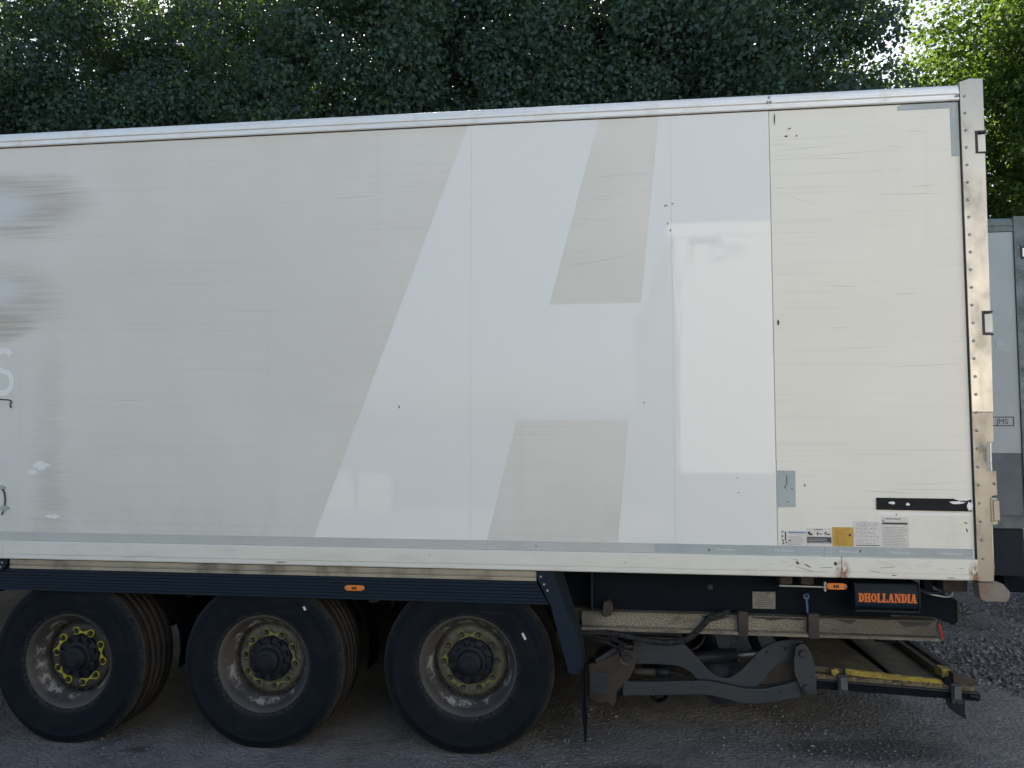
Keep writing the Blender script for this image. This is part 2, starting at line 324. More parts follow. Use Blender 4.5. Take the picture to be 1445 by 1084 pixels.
# ------------------------------------------------------------------ ground
def gz(x, y):
    s = 0.0229 * (min(max(x, -7.0), 0.8) + 2.1)
    s *= 1.0 if y > -6 else max(0.0, 1 - (-6 - y) / 6.0)
    return s
def ground_sheet():
    def axis(c, half, step, far):
        a = list(np.arange(c - half, c + half + 1e-6, step)); d = step; p = a[-1]; q = a[0]; hi = []; lo = []
        while p < far:
            d *= 1.35; p += d; q -= d; hi.append(p); lo.append(q)
        return lo[::-1] + a + hi
    xs = axis(0.0, 6.5, 0.06, 900); ys = axis(1.5, 4.5, 0.06, 900)
    nx, ny = len(xs), len(ys); vs = []
    for y in ys:
        for x in xs:
            z = gz(x, y)
            if abs(x) < 9 and -4 < y < 8:
                z += 0.016 * mnoise.noise((x * 0.9, y * 0.9, 0.3)) + 0.008 * mnoise.noise((x * 3.1, y * 3.1, 4.3)) + 0.007 * mnoise.noise((x * 7, y * 7, 8.3))
            vs.append((x, y, z))
    fs = [(j * nx + i, j * nx + i + 1, (j + 1) * nx + i + 1, (j + 1) * nx + i) for j in range(ny - 1) for i in range(nx - 1)]
    m = bpy.data.meshes.new('ground'); m.from_pydata(vs, [], fs); m.update(); m.polygons.foreach_set('use_smooth', [True] * len(fs))
    k = Mat('compacted_gravel', (0.1, 0.1, 0.1), 0.9, 0, 0.25)
    a = k.noise(1.1, 6, 0.65); b = k.noise(9, 6, 0.7, (3, 2, 0)); f = k.noise(75, 4, 0.7); o = k.xyz()
    v = k.n('ShaderNodeTexVoronoi'); v.inputs['Scale'].default_value = 42; k.nt.links.new(k.co(), v.inputs['Vector'])
    vc = k.n('ShaderNodeSeparateColor'); k.nt.links.new(v.outputs['Color'], vc.inputs[0])
    c = k.mix(k.ramp(a, 0.35, 0.7), (0.165, 0.148, 0.130), (0.250, 0.226, 0.202))
    c = k.mix(k.math('MULTIPLY', k.ramp(b, 0.45, 0.7), 0.6), c, (0.095, 0.085, 0.077))
    c = k.mix(k.math('MULTIPLY', k.ramp(vc.outputs[0], 0.72, 0.95), 0.35), c, (0.20, 0.19, 0.18))
    c = k.mix(k.math('MULTIPLY', k.ramp(f, 0.5, 0.7), 0.35), c, (0.05, 0.046, 0.044))
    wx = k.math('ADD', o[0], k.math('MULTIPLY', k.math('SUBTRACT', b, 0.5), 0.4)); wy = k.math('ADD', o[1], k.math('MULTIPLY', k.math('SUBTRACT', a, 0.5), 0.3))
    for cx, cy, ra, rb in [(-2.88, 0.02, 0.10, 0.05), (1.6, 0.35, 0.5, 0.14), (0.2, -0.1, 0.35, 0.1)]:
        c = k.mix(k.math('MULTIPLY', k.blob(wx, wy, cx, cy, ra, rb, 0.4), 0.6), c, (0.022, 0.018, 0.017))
    k.color(c)
    k.bump(k.math('ADD', k.math('MULTIPLY', f, 0.5), k.math('SUBTRACT', b, k.math('MULTIPLY', v.outputs['Distance'], 0.9))), 0.6, 0.025)
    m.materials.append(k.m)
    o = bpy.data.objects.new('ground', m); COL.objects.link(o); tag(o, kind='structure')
ground_sheet()

def gravel():
    rng = np.random.default_rng(5)
    regs = [(-5.0, 3.2, -0.6, 1.0, 11000, 0.003, 0.013), (2.0, 8.0, 1.3, 8.0, 45000, 0.010, 0.030), (-6, 8, -1, 8, 9000, 0.005, 0.016)]
    base = np.array([(1, 0, 0), (0, 1, 0), (-1, 0, 0), (0, -1, 0), (0, 0, 1), (0, 0, -1)], float)
    fac = np.array([(0, 1, 4), (1, 2, 4), (2, 3, 4), (3, 0, 4), (1, 0, 5), (2, 1, 5), (3, 2, 5), (0, 3, 5)])
    P = []; S = []
    for x0, x1, y0, y1, n, s0, s1 in regs:
        x = rng.uniform(x0, x1, n); y = rng.uniform(y0, y1, n)
        cl = np.array([mnoise.noise((a * 1.4, b * 1.4, 2.2)) for a, b in zip(x, y)])
        keep = rng.random(n) < np.clip((0.6 if s1 < .02 else 0.9) + cl * 1.0, 0.10, 1) 
        x, y = x[keep], y[keep]
        z = np.array([gz(a, b) for a, b in zip(x, y)])
        P.append(np.c_[x, y, z]); S.append(s0 + (s1 - s0) * rng.random(len(x)) ** 2.2)
    P = np.concatenate(P); S = np.concatenate(S); n = len(P)
    loc = base[None] * (S[:, None, None] * rng.uniform(0.6, 1.35, (n, 6, 1))) * np.array([1, 1, 0.62])
    a = rng.uniform(0, 6.28, n); ca, sa = np.cos(a)[:, None], np.sin(a)[:, None]
    v = np.stack([loc[..., 0] * ca - loc[..., 1] * sa, loc[..., 0] * sa + loc[..., 1] * ca, loc[..., 2]], -1) + P[:, None]
    m = bpy.data.meshes.new('gravel'); m.vertices.add(n * 6); m.vertices.foreach_set('co', v.reshape(-1))
    idx = (fac[None] + (np.arange(n) * 6)[:, None, None]).reshape(-1)
    m.loops.add(len(idx)); m.loops.foreach_set('vertex_index', idx); m.polygons.add(n * 8)
    m.polygons.foreach_set('loop_start', np.arange(0, n * 24, 3)); m.polygons.foreach_set('loop_total', np.full(n * 8, 3)); m.update(calc_edges=True)
    k = Mat('stones', (0.15, 0.15, 0.15), 0.85, 0, 0.3); g = k.n('ShaderNodeNewGeometry'); r = k.n('ShaderNodeValToRGB')
    cr = r.color_ramp; cr.elements[0].color = (0.085, 0.08, 0.076, 1); cr.elements[1].color = (0.26, 0.25, 0.24, 1); e = cr.elements.new(0.7); e.color = (0.135, 0.128, 0.124, 1)
    k.nt.links.new(g.outputs['Random Per Island'], r.inputs[0]); k.color(r.outputs[0]); m.materials.append(k.m)
    o = bpy.data.objects.new('gravel', m); COL.objects.link(o); tag(o, 'loose grey stones scattered over the yard', 'gravel', kind='stuff')
gravel()

# ------------------------------------------------------------------ the big trailer
T = empty('semi_trailer', (-1.0, 1.275, 0.0))
tag(T, 'large white box semi-trailer with a giant pale letter and folded tail lift', 'trailer')
T_INV = Matrix.Translation((1.0, -1.275, 0.0))
TP = empty  # readability
XF, XR = -11.5, 2.058
def part(mb, name, mat, bevel=0.0, parent=T, smooth=False):
    """mesh given in world coordinates, parented to the trailer (or one of its parts)"""
    o = mb.build(name, mat, parent, bevel, smooth)
    off = Vector((0, 0, 0)); p = parent
    while p is not None: off += p.location; p = p.parent
    for v in o.data.vertices: v.co -= Vector((0, 0, 0))
    o.location = -off
    return o
# body shell behind the skin
b = MB(); b.box(XF, XR, 0.014, 2.55, 1.152, 3.93)
part(b, 'box_body', M['panel'])
b = MB(); b.prism([(XF, 1.262), (1.0035, 1.262), (1.0045, 3.866), (XF, 3.866)], 0.0, 0.0135)
part(b, 'side_panel', M['panel'], 0.001)
b = MB(); b.prism([(1.006, 1.262), (XR, 1.262), (XR, 3.866), (1.007, 3.866)], 0.0, 0.0135)
tag(part(b, 'side_panel', M['panel_rear'], 0.001), 'cleaner cream panel at the rear end, also lightened to carry bounced light')
# letter: three widths of glossy film
A = [(-0.801, 3.857), (0.007, 3.857), (-0.298, 2.729), (0.246, 2.729), (0.363, 3.857), (1.003, 3.857), (1.001, 1.316), (0.100, 1.316), (0.165, 2.031), (-0.496, 2.031), (-0.675, 1.316), (-1.751, 1.316)]
def clip_x(poly, xc, keep_left):
    out = []
    for i in range(len(poly)):
        p, q = poly[i], poly[(i + 1) % len(poly)]
        ip = (p[0] <= xc) == keep_left; iq = (q[0] <= xc) == keep_left
        if ip: out.append(p)
        if ip != iq: t = (xc - p[0]) / (q[0] - p[0]); out.append((xc, p[1] + t * (q[1] - p[1])))
    return out
s1, s2 = -0.775, 0.432
def film_piece(poly, bev=0.0):
    part(MB().prism(poly, -0.0016, 0.0), 'letter_film', M['film'])
film_piece(clip_x(A, s1 - 0.0012, True))
# middle strip, listed by hand because the counter of the letter splits it
mid = clip_x(clip_x(A, s1, False), s2 - 0.0012, True)
film_piece(mid)
film_piece(clip_x(A, s2, False))
# lower-case relic of an older letter at the front edge
S_pts = []
for t in np.linspace(0, 1, 29):
    if t < 0.5: a = R(35 + (t / 0.5) * 235); S_pts.append((-3.895 + 0.062 * math.cos(a), 2.428 + 0.066 * math.sin(a)))
    else: a = R(90 - ((t - 0.5) / 0.5) * 235); S_pts.append((-3.893 + 0.066 * math.cos(a), 2.286 + 0.072 * math.sin(a)))
b = MB()
vs_, n_ = [], len(S_pts)
for i, (x, z) in enumerate(S_pts):
    p0 = S_pts[max(i - 1, 0)]; p1 = S_pts[min(i + 1, n_ - 1)]; dx, dz = p1[0] - p0[0], p1[1] - p0[1]; l = math.hypot(dx, dz); nx, nz = -dz / l, dx / l
    vs_ += [(x + nx * 0.018, -0.0016, z + nz * 0.018), (x - nx * 0.018, -0.0016, z - nz * 0.018)]
b.add(vs_, [(2 * i, 2 * i + 1, 2 * i + 3, 2 * i + 2) for i in range(n_ - 1)])
tag(part(b, 'small_letter', M['flake']), 'small white letter S at the front edge of the photo')
# top rail
def top_rail(x0, x1):
    prof = [(0.03, 3.862), (-0.010, 3.862), (-0.016, 3.868), (-0.016, 3.878), (-0.011, 3.882), (-0.011, 3.895), (-0.019, 3.901), (-0.019, 3.912), (-0.013, 3.917), (-0.013, 3.934)]
    prof += [(-0.013 + 0.024 * (1 - math.cos(R(a))), 3.934 + 0.023 * math.sin(R(a))) for a in (20, 40, 60, 80, 90)] + [(0.12, 3.960), (0.12, 3.935), (0.03, 3.93)]
    o = part(MB().extr(prof, x0, x1), 'top_rail', M['alu']); smooth_by_angle(o, 30)
top_rail(XF, XR)
b = MB(); b.box(XF, XR, -0.006, 0.0, 3.8570, 3.8615); part(b, 'rail_seal', M['seal'])
b = MB(); b.box(XF, XR, 0.12, 2.57, 3.935, 3.958); part(b, 'roof', M['panel'])
# edge tape above the bottom rail, with faint white print
M['tape_pale'] = grimy('pale_edge_tape', (0.47, 0.475, 0.455), (0.38, 0.38, 0.36), 0.45, scale=3, amount=0.5)  # paler, less blue tone for the forward lengths of tape
def tape(x0, x1):
    part(MB().box(x0, x1, -0.0032, 0.0, 1.265, 1.3165), 'edge_tape', M['tape' if x0 > 0 else 'tape_pale'])
for a_, b_ in [(XF, -3.6385), (-3.6370, 0.3100), (0.3106, 1.2560), (1.2580, 2.046)]: tape(a_, b_)
for xx in (0.66, 0.985, 1.34, 1.61, 1.885): 
    t = text_mesh('tape_print', 'Montracon', M['white_print'], 0.021, (0, 0, 0), T, sx=1.15); t.location = Vector((xx, -0.0038, 1.283)) - T.location
# bottom rail
def bottom_rail(x0, x1):
    prof = [(0.03, 1.262), (-0.020, 1.262), (-0.024, 1.257), (-0.024, 1.1815), (-0.0185, 1.1805), (-0.0185, 1.1775), (-0.024, 1.1765), (-0.024, 1.153), (-0.019, 1.147), (0.06, 1.147), (0.06, 1.155), (0.03, 1.16)]
    part(MB().extr(prof, x0, x1), 'bottom_rail', M['rail'], 0.0008)
for a_, b_ in [(XF, -3.8255), (-3.8235, 1.3415), (1.3445, 2.060)]: bottom_rail(a_, b_)
part(MB().box(0.882, 0.9, -0.0255, -0.02, 1.15, 1.258), 'rail_joint', M['rail'])
# upper corner tape
part(MB().prism([(1.726, 3.822), (2.0105, 3.822), (2.0105, 3.8555), (1.745, 3.8555), (1.738, 3.849), (1.726, 3.847)], -0.0022, 0.0), 'corner_tape', M['tape'])
part(MB().prism([(2.0125, 3.539), (2.050, 3.539), (2.0545, 3.8555), (2.0125, 3.8555)], -0.0026, 0.0), 'corner_tape', M['tape'])
t = text_mesh('tape_print', 'Montracon', M['white_print'], 0.017, (0, 0, 0), T); t.location = Vector((1.742, -0.0030, 3.833)) - T.location
t = text_mesh('tape_print', 'Montracon', M['white_print'], 0.017, (0, 0, 0), T, rot=(R(90), R(90), 0)); t.location = Vector((2.026, -0.0034, 3.845)) - T.location
# rear corner post in stainless steel
post = [(2.0605, 3.967), (2.0620, 1.146), (2.075, 1.142), (2.143, 1.143), (2.150, 1.225), (2.143, 1.34), (2.146, 1.45), (2.176, 1.456), (2.178, 1.60), (2.1475, 1.602), (2.1475, 1.61), (2.179, 1.615), (2.178, 1.748),
        (2.131, 1.752), (2.134, 1.905), (2.171, 1.908), (2.178, 2.508), (2.138, 2.511), (2.138, 2.636), (2.179, 2.638), (2.184, 3.547), (2.138, 3.549), (2.138, 3.670), (2.184, 3.672), (2.186, 3.978), (2.120, 3.985)]
def clip_z(poly, zc, above): return [(b_, a_) for a_, b_ in clip_x([(p[1], p[0]) for p in poly], zc, not above)]
corner = part(MB().prism(clip_z(post, 2.075, True), -0.019, -0.004), 'rear_corner_post', M['steel'], 0.0015)
tag(part(MB().prism(clip_z(post, 2.0735, False), -0.016, -0.004), 'rear_corner_post', M['steel_low'], 0.0015), 'dull stained lower sheet of the corner post')
part(MB().box(2.062, 2.125, -0.003, 0.11, 1.15, 3.97), 'post_core', M['steel_dull'])
part(MB().box(2.0575, 2.0600, -0.010, 0.0, 1.262, 3.86), 'post_seal', M['seal'])
# rear doors seen edge on
part(MB().box(2.126, 2.17, 0.03, 2.53, 1.2, 3.93), 'rear_door', M['panel_rear'])
rv = MB(); rv.lathe([(0.0, -0.0065), (0.004, -0.006), (0.0078, -0.0035), (0.0085, 0.0)], 10); rv_m = rv.mesh('rivet', M['steel_dull'], True)
zz = 3.882
while zz > 1.2:
    xx = 2.084 + (0.012 * max(0, (1.62 - zz) / 0.4) if zz < 1.62 else 0.0) + random.uniform(-.0015, .0015)
    inst('rivet', rv_m, T, Vector((xx, -0.019 if zz > 2.08 else -0.016, zz)) - T.location); zz -= 0.1005
for xx, zq in [(1.006, 3.934), (0.995, 3.902), (1.012, 3.903), (2.045, 3.885)]:
    inst('rivet', rv_m, T, Vector((xx, -0.019 if zq < 3.93 else -0.013, zq)) - T.location)
for xx, zq in [(2.155, 1.50), (2.166, 1.68)]: inst('rivet', rv_m, T, Vector((xx, -0.017, zq)) - T.location)
def hinge(z0, z1):
    h = part(MB().box(2.150, 2.196, -0.004, 0.05, z0 + 0.010, z1 - 0.010), 'hinge', M['rail'], 0.003)
    f = MB(); f.box(2.132, 2.147, -0.020, 0.03, z0 - 0.006, z1 + 0.006); f.box(2.147, 2.19, -0.0205, 0.03, z1 - 0.004, z1 + 0.0065); f.box(2.147, 2.19, -0.0205, 0.03, z0 - 0.0065, z0 + 0.004)
    part(f, 'hinge_seal', M['seal'], 0.001, h)
hinge(3.549, 3.670); hinge(2.511, 2.636)
part(MB().tube([(2.163, 0.01, 1.735), (2.163, 0.01, 1.92)], 0.006, 8), 'lock_rod', M['alu'])
lt = MB(); lt.box(2.152, 2.186, -0.022, 0.01, 1.474, 1.588); lt.box(2.140, 2.153, -0.020, 0.0, 1.47, 1.60); part(lt, 'latch', M['steel_low'], 0.004)
# bump plate under the post
bp = [(2.060, 1.137), (2.165, 1.142), (2.188, 1.132), (2.222, 1.090), (2.216, 1.052), (2.200, 1.036), (2.090, 1.036), (2.066, 1.050)]
part(MB().prism(bp, -0.024, 0.05), 'bump_plate', M['rust_orange'], 0.004)
# black buffer strip with torn skin
part(MB().prism([(1.545, 1.527), (2.046, 1.523), (2.046, 1.592), (1.546, 1.594)], -0.010, 0.0), 'buffer_strip', M['black_strip'], 0.002)
def ragged(cx, cz, a, b_, n=16, seed=0, jag=0.45):
    rr = random.Random(seed); return [(cx + a * math.cos(2 * math.pi * i / n) * (1 - jag * rr.random()), cz + b_ * math.sin(2 * math.pi * i / n) * (1 - jag * rr.random())) for i in range(n)]
for i, (cx, cz, a_, b2) in enumerate([(1.625, 1.566, 0.024, 0.010), (1.71, 1.560, 0.012, 0.010), (1.97, 1.572, 0.055, 0.009), (2.035, 1.553, 0.020, 0.028), (2.0, 1.590, 0.05, 0.010)]):
    part(MB().prism(ragged(cx, cz, a_, b2, 14, i), -0.0116, -0.009), 'torn_patch', M['flake'])
part(MB().prism([(1.55, 1.497), (1.9, 1.496), (2.04, 1.499), (2.04, 1.512), (1.552, 1.516)], -0.0008, 0.0), 'strip_residue', M['flake'])
# square metal plate
mp_ = part(MB().prism([(1.010, 1.534), (1.107, 1.536), (1.109, 1.742), (1.011, 1.743)], -0.004, 0.0), 'cover_plate', M['tape'], 0.001)
part(MB().box(1.058, 1.063, -0.0046, -0.003, 1.66, 1.715).box(1.048, 1.053, -0.0046, -0.003, 1.64, 1.66).box(1.085, 1.092, -0.0046, -0.003, 1.637, 1.643).box(1.055, 1.07, -0.0046, -0.003, 1.563, 1.567), 'plate_print', M['black_print'], 0, mp_)
# five notices
def notice(x0, x1, z0, z1, mat, name='notice'):
    return part(MB().box(x0, x1, -0.0022, 0.0, z0, z1), name, mat)
def lines(mb, x0, x1, z0, z1, n, rr, h=0.25):
    st = (z1 - z0) / n
    for i in range(n): mb.box(x0, x0 + (x1 - x0) * rr.uniform(0.75, 1.0), -0.0029, -0.002, z0 + i * st, z0 + i * st + st * h)
rr = random.Random(3)
Z0 = 1.3185
n1 = notice(1.024, 1.160, Z0, 1.401, M['paper'])
q = MB(); lines(q, 1.062, 1.155, Z0 + .005, 1.375, 7, rr); part(q, 'print', M['grey_print'], 0, n1)
q = MB(); q.box(1.064, 1.159, -0.0029, -0.002, 1.388, 1.396); q.box(1.026, 1.038, -0.0029, -0.002, 1.392, 1.399); part(q, 'print', M['blue_print'], 0, n1)
q = MB(); q.box(1.044, 1.051, -0.0029, -0.002, 1.345, 1.395)
for xx, z_ in [(1.03, 1.37), (1.034, 1.345), (1.036, 1.33), (1.052, 1.335), (1.07, 1.347)]: q.prism(ragged(xx, z_, 0.006, 0.007, 9, int(xx * 1e4)), -0.0029, -0.002)
part(q, 'print', M['black_print'], 0, n1)
n2 = notice(1.1635, 1.3005, Z0, 1.419, M['paper'])
q = MB(); q.box(1.166, 1.298, -0.0029, -0.002, 1.334, 1.369)
for xx, z_, a_, b2 in [(1.178, 1.39, .010, .013), (1.189, 1.383, .010, .007), (1.223, 1.388, .006, .014), (1.238, 1.386, .014, .004), (1.267, 1.391, .008, .010), (1.282, 1.384, .013, .005), (1.205, 1.410, .004, .004)]: q.prism(ragged(xx, z_, a_, b2, 11, int(xx * 1e4), .5), -0.0029, -0.002)
q.box(1.212, 1.252, -0.0029, -0.002, 1.408, 1.412); part(q, 'print', M['black_print'], 0, n2)
q = MB(); lines(q, 1.172, 1.295, 1.338, 1.366, 3, rr, .2)
for v in range(len(q.v)): q.v[v] = (q.v[v][0], q.v[v][1] - 0.0006, q.v[v][2])
part(q, 'print', M['white_print'], 0, n2)
n3 = notice(1.304, 1.4165, Z0, 1.4255, M['paper_yellow'])
q = MB(); lines(q, 1.316, 1.40, 1.33, 1.41, 9, rr, .1); q.box(1.33, 1.332, -0.0029, -0.002, 1.335, 1.41); q.box(1.36, 1.3615, -0.0029, -0.002, 1.335, 1.41); part(q, 'print', Mat('brown_print', (0.30, 0.17, 0.03), .6).m, 0, n3)
q = MB(); q.prism([(1.398 + .007 * math.cos(a), 1.382 + .007 * math.sin(a)) for a in np.linspace(0, 6.0, 14)], -0.0031, -0.002)
for xx in (1.378, 1.390): q.prism([(xx - .004, 1.411), (xx + .004, 1.411), (xx, 1.418)], -0.0031, -0.002)
part(q, 'print', M['black_print'], 0, n3)
n4 = notice(1.4195, 1.567, Z0, 1.4600, M['paper'])
q = MB()
for r_ in range(5):
    for c_ in range(4):
        xx = 1.437 + c_ * 0.0365 + rr.uniform(-.006, .006); z_ = 1.349 + r_ * 0.0245
        if rr.random() < .8: q.prism(ragged(xx, z_, rr.uniform(.002, .006), rr.uniform(.002, .005), 8, rr.randint(0, 999), .6), -0.0029, -0.002)
q.box(1.43, 1.555, -0.0029, -0.002, 1.3245, 1.3285); part(q, 'print', M['black_print'], 0, n4)
q = MB()
for r_ in range(6): lines(q, 1.43 , 1.555, 1.336 + r_ * .0203, 1.340 + r_ * .0203, 1, rr, .35)
for c_ in range(3): q.box(1.4555 + c_ * .0365, 1.4563 + c_ * .0365, -0.0028, -0.002, 1.335, 1.455)
part(q, 'print', M['grey_print'], 0, n4)
n5 = notice(1.572, 1.714, Z0, 1.4850, M['paper'])
q = MB(); lines(q, 1.58, 1.708, Z0 + .006, 1.436, 13, rr, .3); part(q, 'print', M['grey_print'], 0, n5)
q = MB(); q.box(1.574, 1.709, -0.0029, -0.002, 1.445, 1.456); lines(q, 1.592, 1.70, 1.474, 1.482, 1, rr, .5); part(q, 'print', M['black_print'], 0, n5)
part(MB().prism(ragged(1.58, 1.464, .006, .006, 10, 4, .2), -0.0029, -0.002), 'print', M['blue_print'], 0, n5)
# small damage marks on the skin (x, z, half length, half height, tilt)
for i, (x, z, a_, b2, ti) in enumerate([(1.037, 3.81, 0.0035, 0.042, 0), (1.033, 2.598, 0.008, 0.020, 0), (0.40, 3.31, 0.012, 0.004, .4), (0.44, 3.32, 0.010, 0.003, 0), (0.41, 3.20, .004, .008, 0), (0.425, 3.16, .003, .010, 0), (0.26, 2.135, .005, .007, .5),
        (-1.22, 2.115, 0.004, 0.012, 0.2), (1.12, 3.745, .014, .003, .3), (1.10, 3.70, .010, .006, 0), (1.16, 3.70, .006, .006, .3), (0.785, 1.70, .006, .003, 0), (0.79, 1.615, .007, .003, .3), (1.16, 1.66, .003, .010, 0), (-0.38, 1.288, .004, .010, .1), (0.62, 1.285, .005, .013, .2), (1.45, 1.292, .006, .013, -.5), (1.65, 1.50, .004, .006, 0),
        (2.02, 1.42, .004, .014, .3), (2.015, 1.46, .012, .004, -.4), (1.31, 1.225, .012, .016, .6), (1.16, 1.21, .028, .004, -.5), (1.105, 1.225, .016, .010, -.5), (0.14, 1.205, .004, .004, 0), (-1.02, 1.225, .004, .003, 0), (-1.95, 1.165, .05, .004, 0), (1.62, 1.168, .02, .003, 0), (1.92, 1.160, .025, .003, 0)]):
    pts = ragged(0, 0, a_, b2, 10, i + 40, .5); pts = [(x + p[0] * math.cos(ti) - p[1] * math.sin(ti), z + p[0] * math.sin(ti) + p[1] * math.cos(ti)) for p in pts]
    part(MB().prism(pts, -0.0255 if z < 1.26 else -0.0042, 0.0 if z > 1.26 else -0.023), 'scuff_mark', M['mark'])
for i, (x, z, a_, b2) in enumerate([(-3.60, 1.745, .085, .030), (-3.66, 1.70, .05, .02), (-3.50, 1.42, .065, .018)]):
    part(MB().prism(ragged(x, z, a_, b2, 18, i + 90, .5), -0.0008, 0.0), 'bare_patch', M['flake'])
rs_ = random.Random(17)
scr_list = [(-3.93, -3.30, 3.235, 3.270), (-3.93, -3.45, 3.25, 3.235), (-3.93, -3.10, 3.20, 3.245), (-3.93, -3.35, 2.735, 2.725), (-3.93, -3.3, 2.70, 2.705), (-0.06, 0.32, 3.50, 3.51), (-0.10, 0.10, 3.365, 3.36), (-0.14, 0.24, 3.25, 3.215), (-0.25, 0.20, 2.95, 3.02), (1.01, 1.12, 3.655, 3.655), (1.03, 1.35, 3.615, 3.63), (1.03, 1.30, 3.37, 3.27), (1.02, 1.8, 3.56, 3.60)]
for i in range(22):
    x0_ = rs_.choice([rs_.uniform(-3.8, -1.6), rs_.uniform(1.05, 1.8), rs_.uniform(1.05, 1.8)]); z_ = rs_.uniform(1.45, 3.8); l_ = rs_.uniform(.08, .5)
    scr_list.append((x0_, min(x0_ + l_, 2.03 if x0_ > 1 else 5), z_, z_ + rs_.uniform(-.02, .02) * l_ * 3))
M['scratch'] = Mat('grey_scratch', (0.46, 0.44, 0.40), 0.6).m
for x0_, x1_, za_, zb_ in scr_list:
    n = 6; w_ = rs_.uniform(.0006, .0013); top = []; low = []
    for q_ in range(n + 1):
        t_ = q_ / n; z_ = za_ + (zb_ - za_) * t_ + 0.004 * mnoise.noise((x0_ + t_ * 3, za_ * 5, 1)); hw = w_ * (0.25 + math.sin(math.pi * t_)); top.append((x0_ + (x1_ - x0_) * t_, z_ + hw)); low.append((x0_ + (x1_ - x0_) * t_, z_ - hw))
    part(MB().prism(top + low[::-1], -0.0006, 0.0), 'scratch', M['scratch'])
for i in range(16):
    x0_ = rs_.choice([rs_.uniform(0.9, 1.34), rs_.uniform(1.36, 2.0)]); z_ = rs_.uniform(1.185, 1.25); l_ = rs_.uniform(.02, .09); sl_ = rs_.choice([-1, 1]) * rs_.uniform(.1, .8)
    part(MB().prism([(x0_, z_), (x0_ + l_, z_ + sl_ * l_ * .4), (x0_ + l_, z_ + sl_ * l_ * .4 + .0025), (x0_, z_ + .001)], -0.0252, -0.0238), 'scratch', M['mark' if i % 3 == 0 else 'scratch'])
# cut cable stubs taped to the skin near the front edge of the view
part(MB().tube(spline([(-3.93, -0.006, 2.175), (-3.87, -0.006, 2.172), (-3.828, -0.006, 2.166), (-3.822, -0.010, 2.150), (-3.827, -0.009, 2.135), (-3.820, -0.008, 2.118)]), 0.0038, 6), 'cable_stub', M['seal'], 0, T, True)
part(MB().tube(spline([(-3.93, -0.006, 1.57), (-3.885, -0.006, 1.60), (-3.85, -0.006, 1.575), (-3.838, -0.006, 1.52), (-3.842, -0.008, 1.465), (-3.855, -0.008, 1.425)]), 0.0045, 6), 'cable_stub', M['seal'], 0, T, True)
for cx, cz in [(-3.885, 1.60), (-3.845, 1.468)]: part(MB().prism(ragged(cx, cz, .045, .022, 12, int(cz * 100), .5), -0.012, 0.0), 'cable_tape', M['tape'])

# ---------------------------------------------------------------- side guard
part(MB().extr([(0.034, 1.075), (0.034, 1.096), (0.040, 1.098), (0.040, 1.103), (0.034, 1.105), (0.034, 1.134), (0.06, 1.136), (0.06, 1.073)], -3.823, -0.381), 'guard_rail', M['alu_dirty'], 0.001)
def guard_board():
    z0, z1 = 0.938, 1.0745; prof = [(0.05, z1)]; n = 7; st = (z1 - z0) / n
    for i in range(n):
        a = z1 - i * st; prof += [(0.028, a - 0.002), (0.028, a - st + 0.004), (0.033, a - st + 0.003), (0.033, a - st)]
    prof += [(0.05, z0)]
    o = part(MB().extr(prof, -11.0, -0.32), 'guard_board', M['plastic'])
    for v in o.data.vertices:
        if v.co.x > -1: v.co.x = -0.381 + (1.0745 - v.co.z) * 0.55
guard_board()
part(MB().box(-11.0, -3.84, 0.03, 0.06, 1.0755, 1.137), 'guard_rail', M['chassis'])
part(MB().prism([(-3.93, 1.136), (-3.826, 1.136), (-3.83, 1.10), (-3.86, 1.06), (-3.93, 1.05)], 0.016, 0.028), 'guard_bracket', M['plastic'], 0.003)
for x, z in [(-3.86, 1.115), (-3.87, 1.085), (-3.885, 1.065)]: inst('rivet', rv_m, T, Vector((x, 0.016, z)) - T.location)
def side_lamp(x0, x1, z0, z1, y):
    zc = (z0 + z1) / 2; h = (z1 - z0) / 2
    l = part(MB().prism([(x0, zc - h * .55), (x0 + .018, z0), (x1 - .018, z0), (x1, zc - h * .55), (x1, zc + h * .55), (x1 - .018, z1), (x0 + .018, z1), (x0, zc + h * .55)], y - 0.018, y), 'side_marker_lamp', M['amber'], 0.003)
    q = MB(); xm = (x0 + x1) / 2
    for dx in (-.016, -.005, .006): q.box(xm + dx, xm + dx + .008, y - 0.0195, y - .017, zc - h * .5, zc + h * .5)
    part(q, 'lamp_print', M['seal'], 0, l)
    for xs_ in (x0 + .009, x1 - .009): inst('screw', rv_m, l, Vector((xs_, y - .018, zc)))
side_lamp(-1.556, -1.432, 0.995, 1.028, 0.028)
# end strut of the guard: bent sheet with rivets
part(MB().prism([(-0.378, 1.144), (-0.285, 1.140), (-0.128, 0.714), (-0.118, 0.600), (-0.135, 0.547), (-0.190, 0.545), (-0.298, 0.940), (-0.372, 1.085)], 0.016, 0.030), 'guard_strut', M['plastic'], 0.003)
q = MB(); q.add([(-0.284, 0.018, 1.140), (-0.127, 0.018, 0.714), (-0.117, 0.018, 0.602), (-0.135, 0.018, 0.549), (-0.235, 0.16, 1.140), (-0.105, 0.14, 0.714), (-0.098, 0.12, 0.602), (-0.112, 0.10, 0.549)], [(0, 1, 5, 4), (1, 2, 6, 5), (2, 3, 7, 6)])
o = part(q, 'strut_flange', M['flap']); md = o.modifiers.new('solid', 'SOLIDIFY'); md.thickness = 0.006
for x, z in [(-0.355, 1.105), (-0.335, 1.06), (-0.315, 1.025)]: inst('rivet', rv_m, T, Vector((x, 0.016, z)) - T.location)
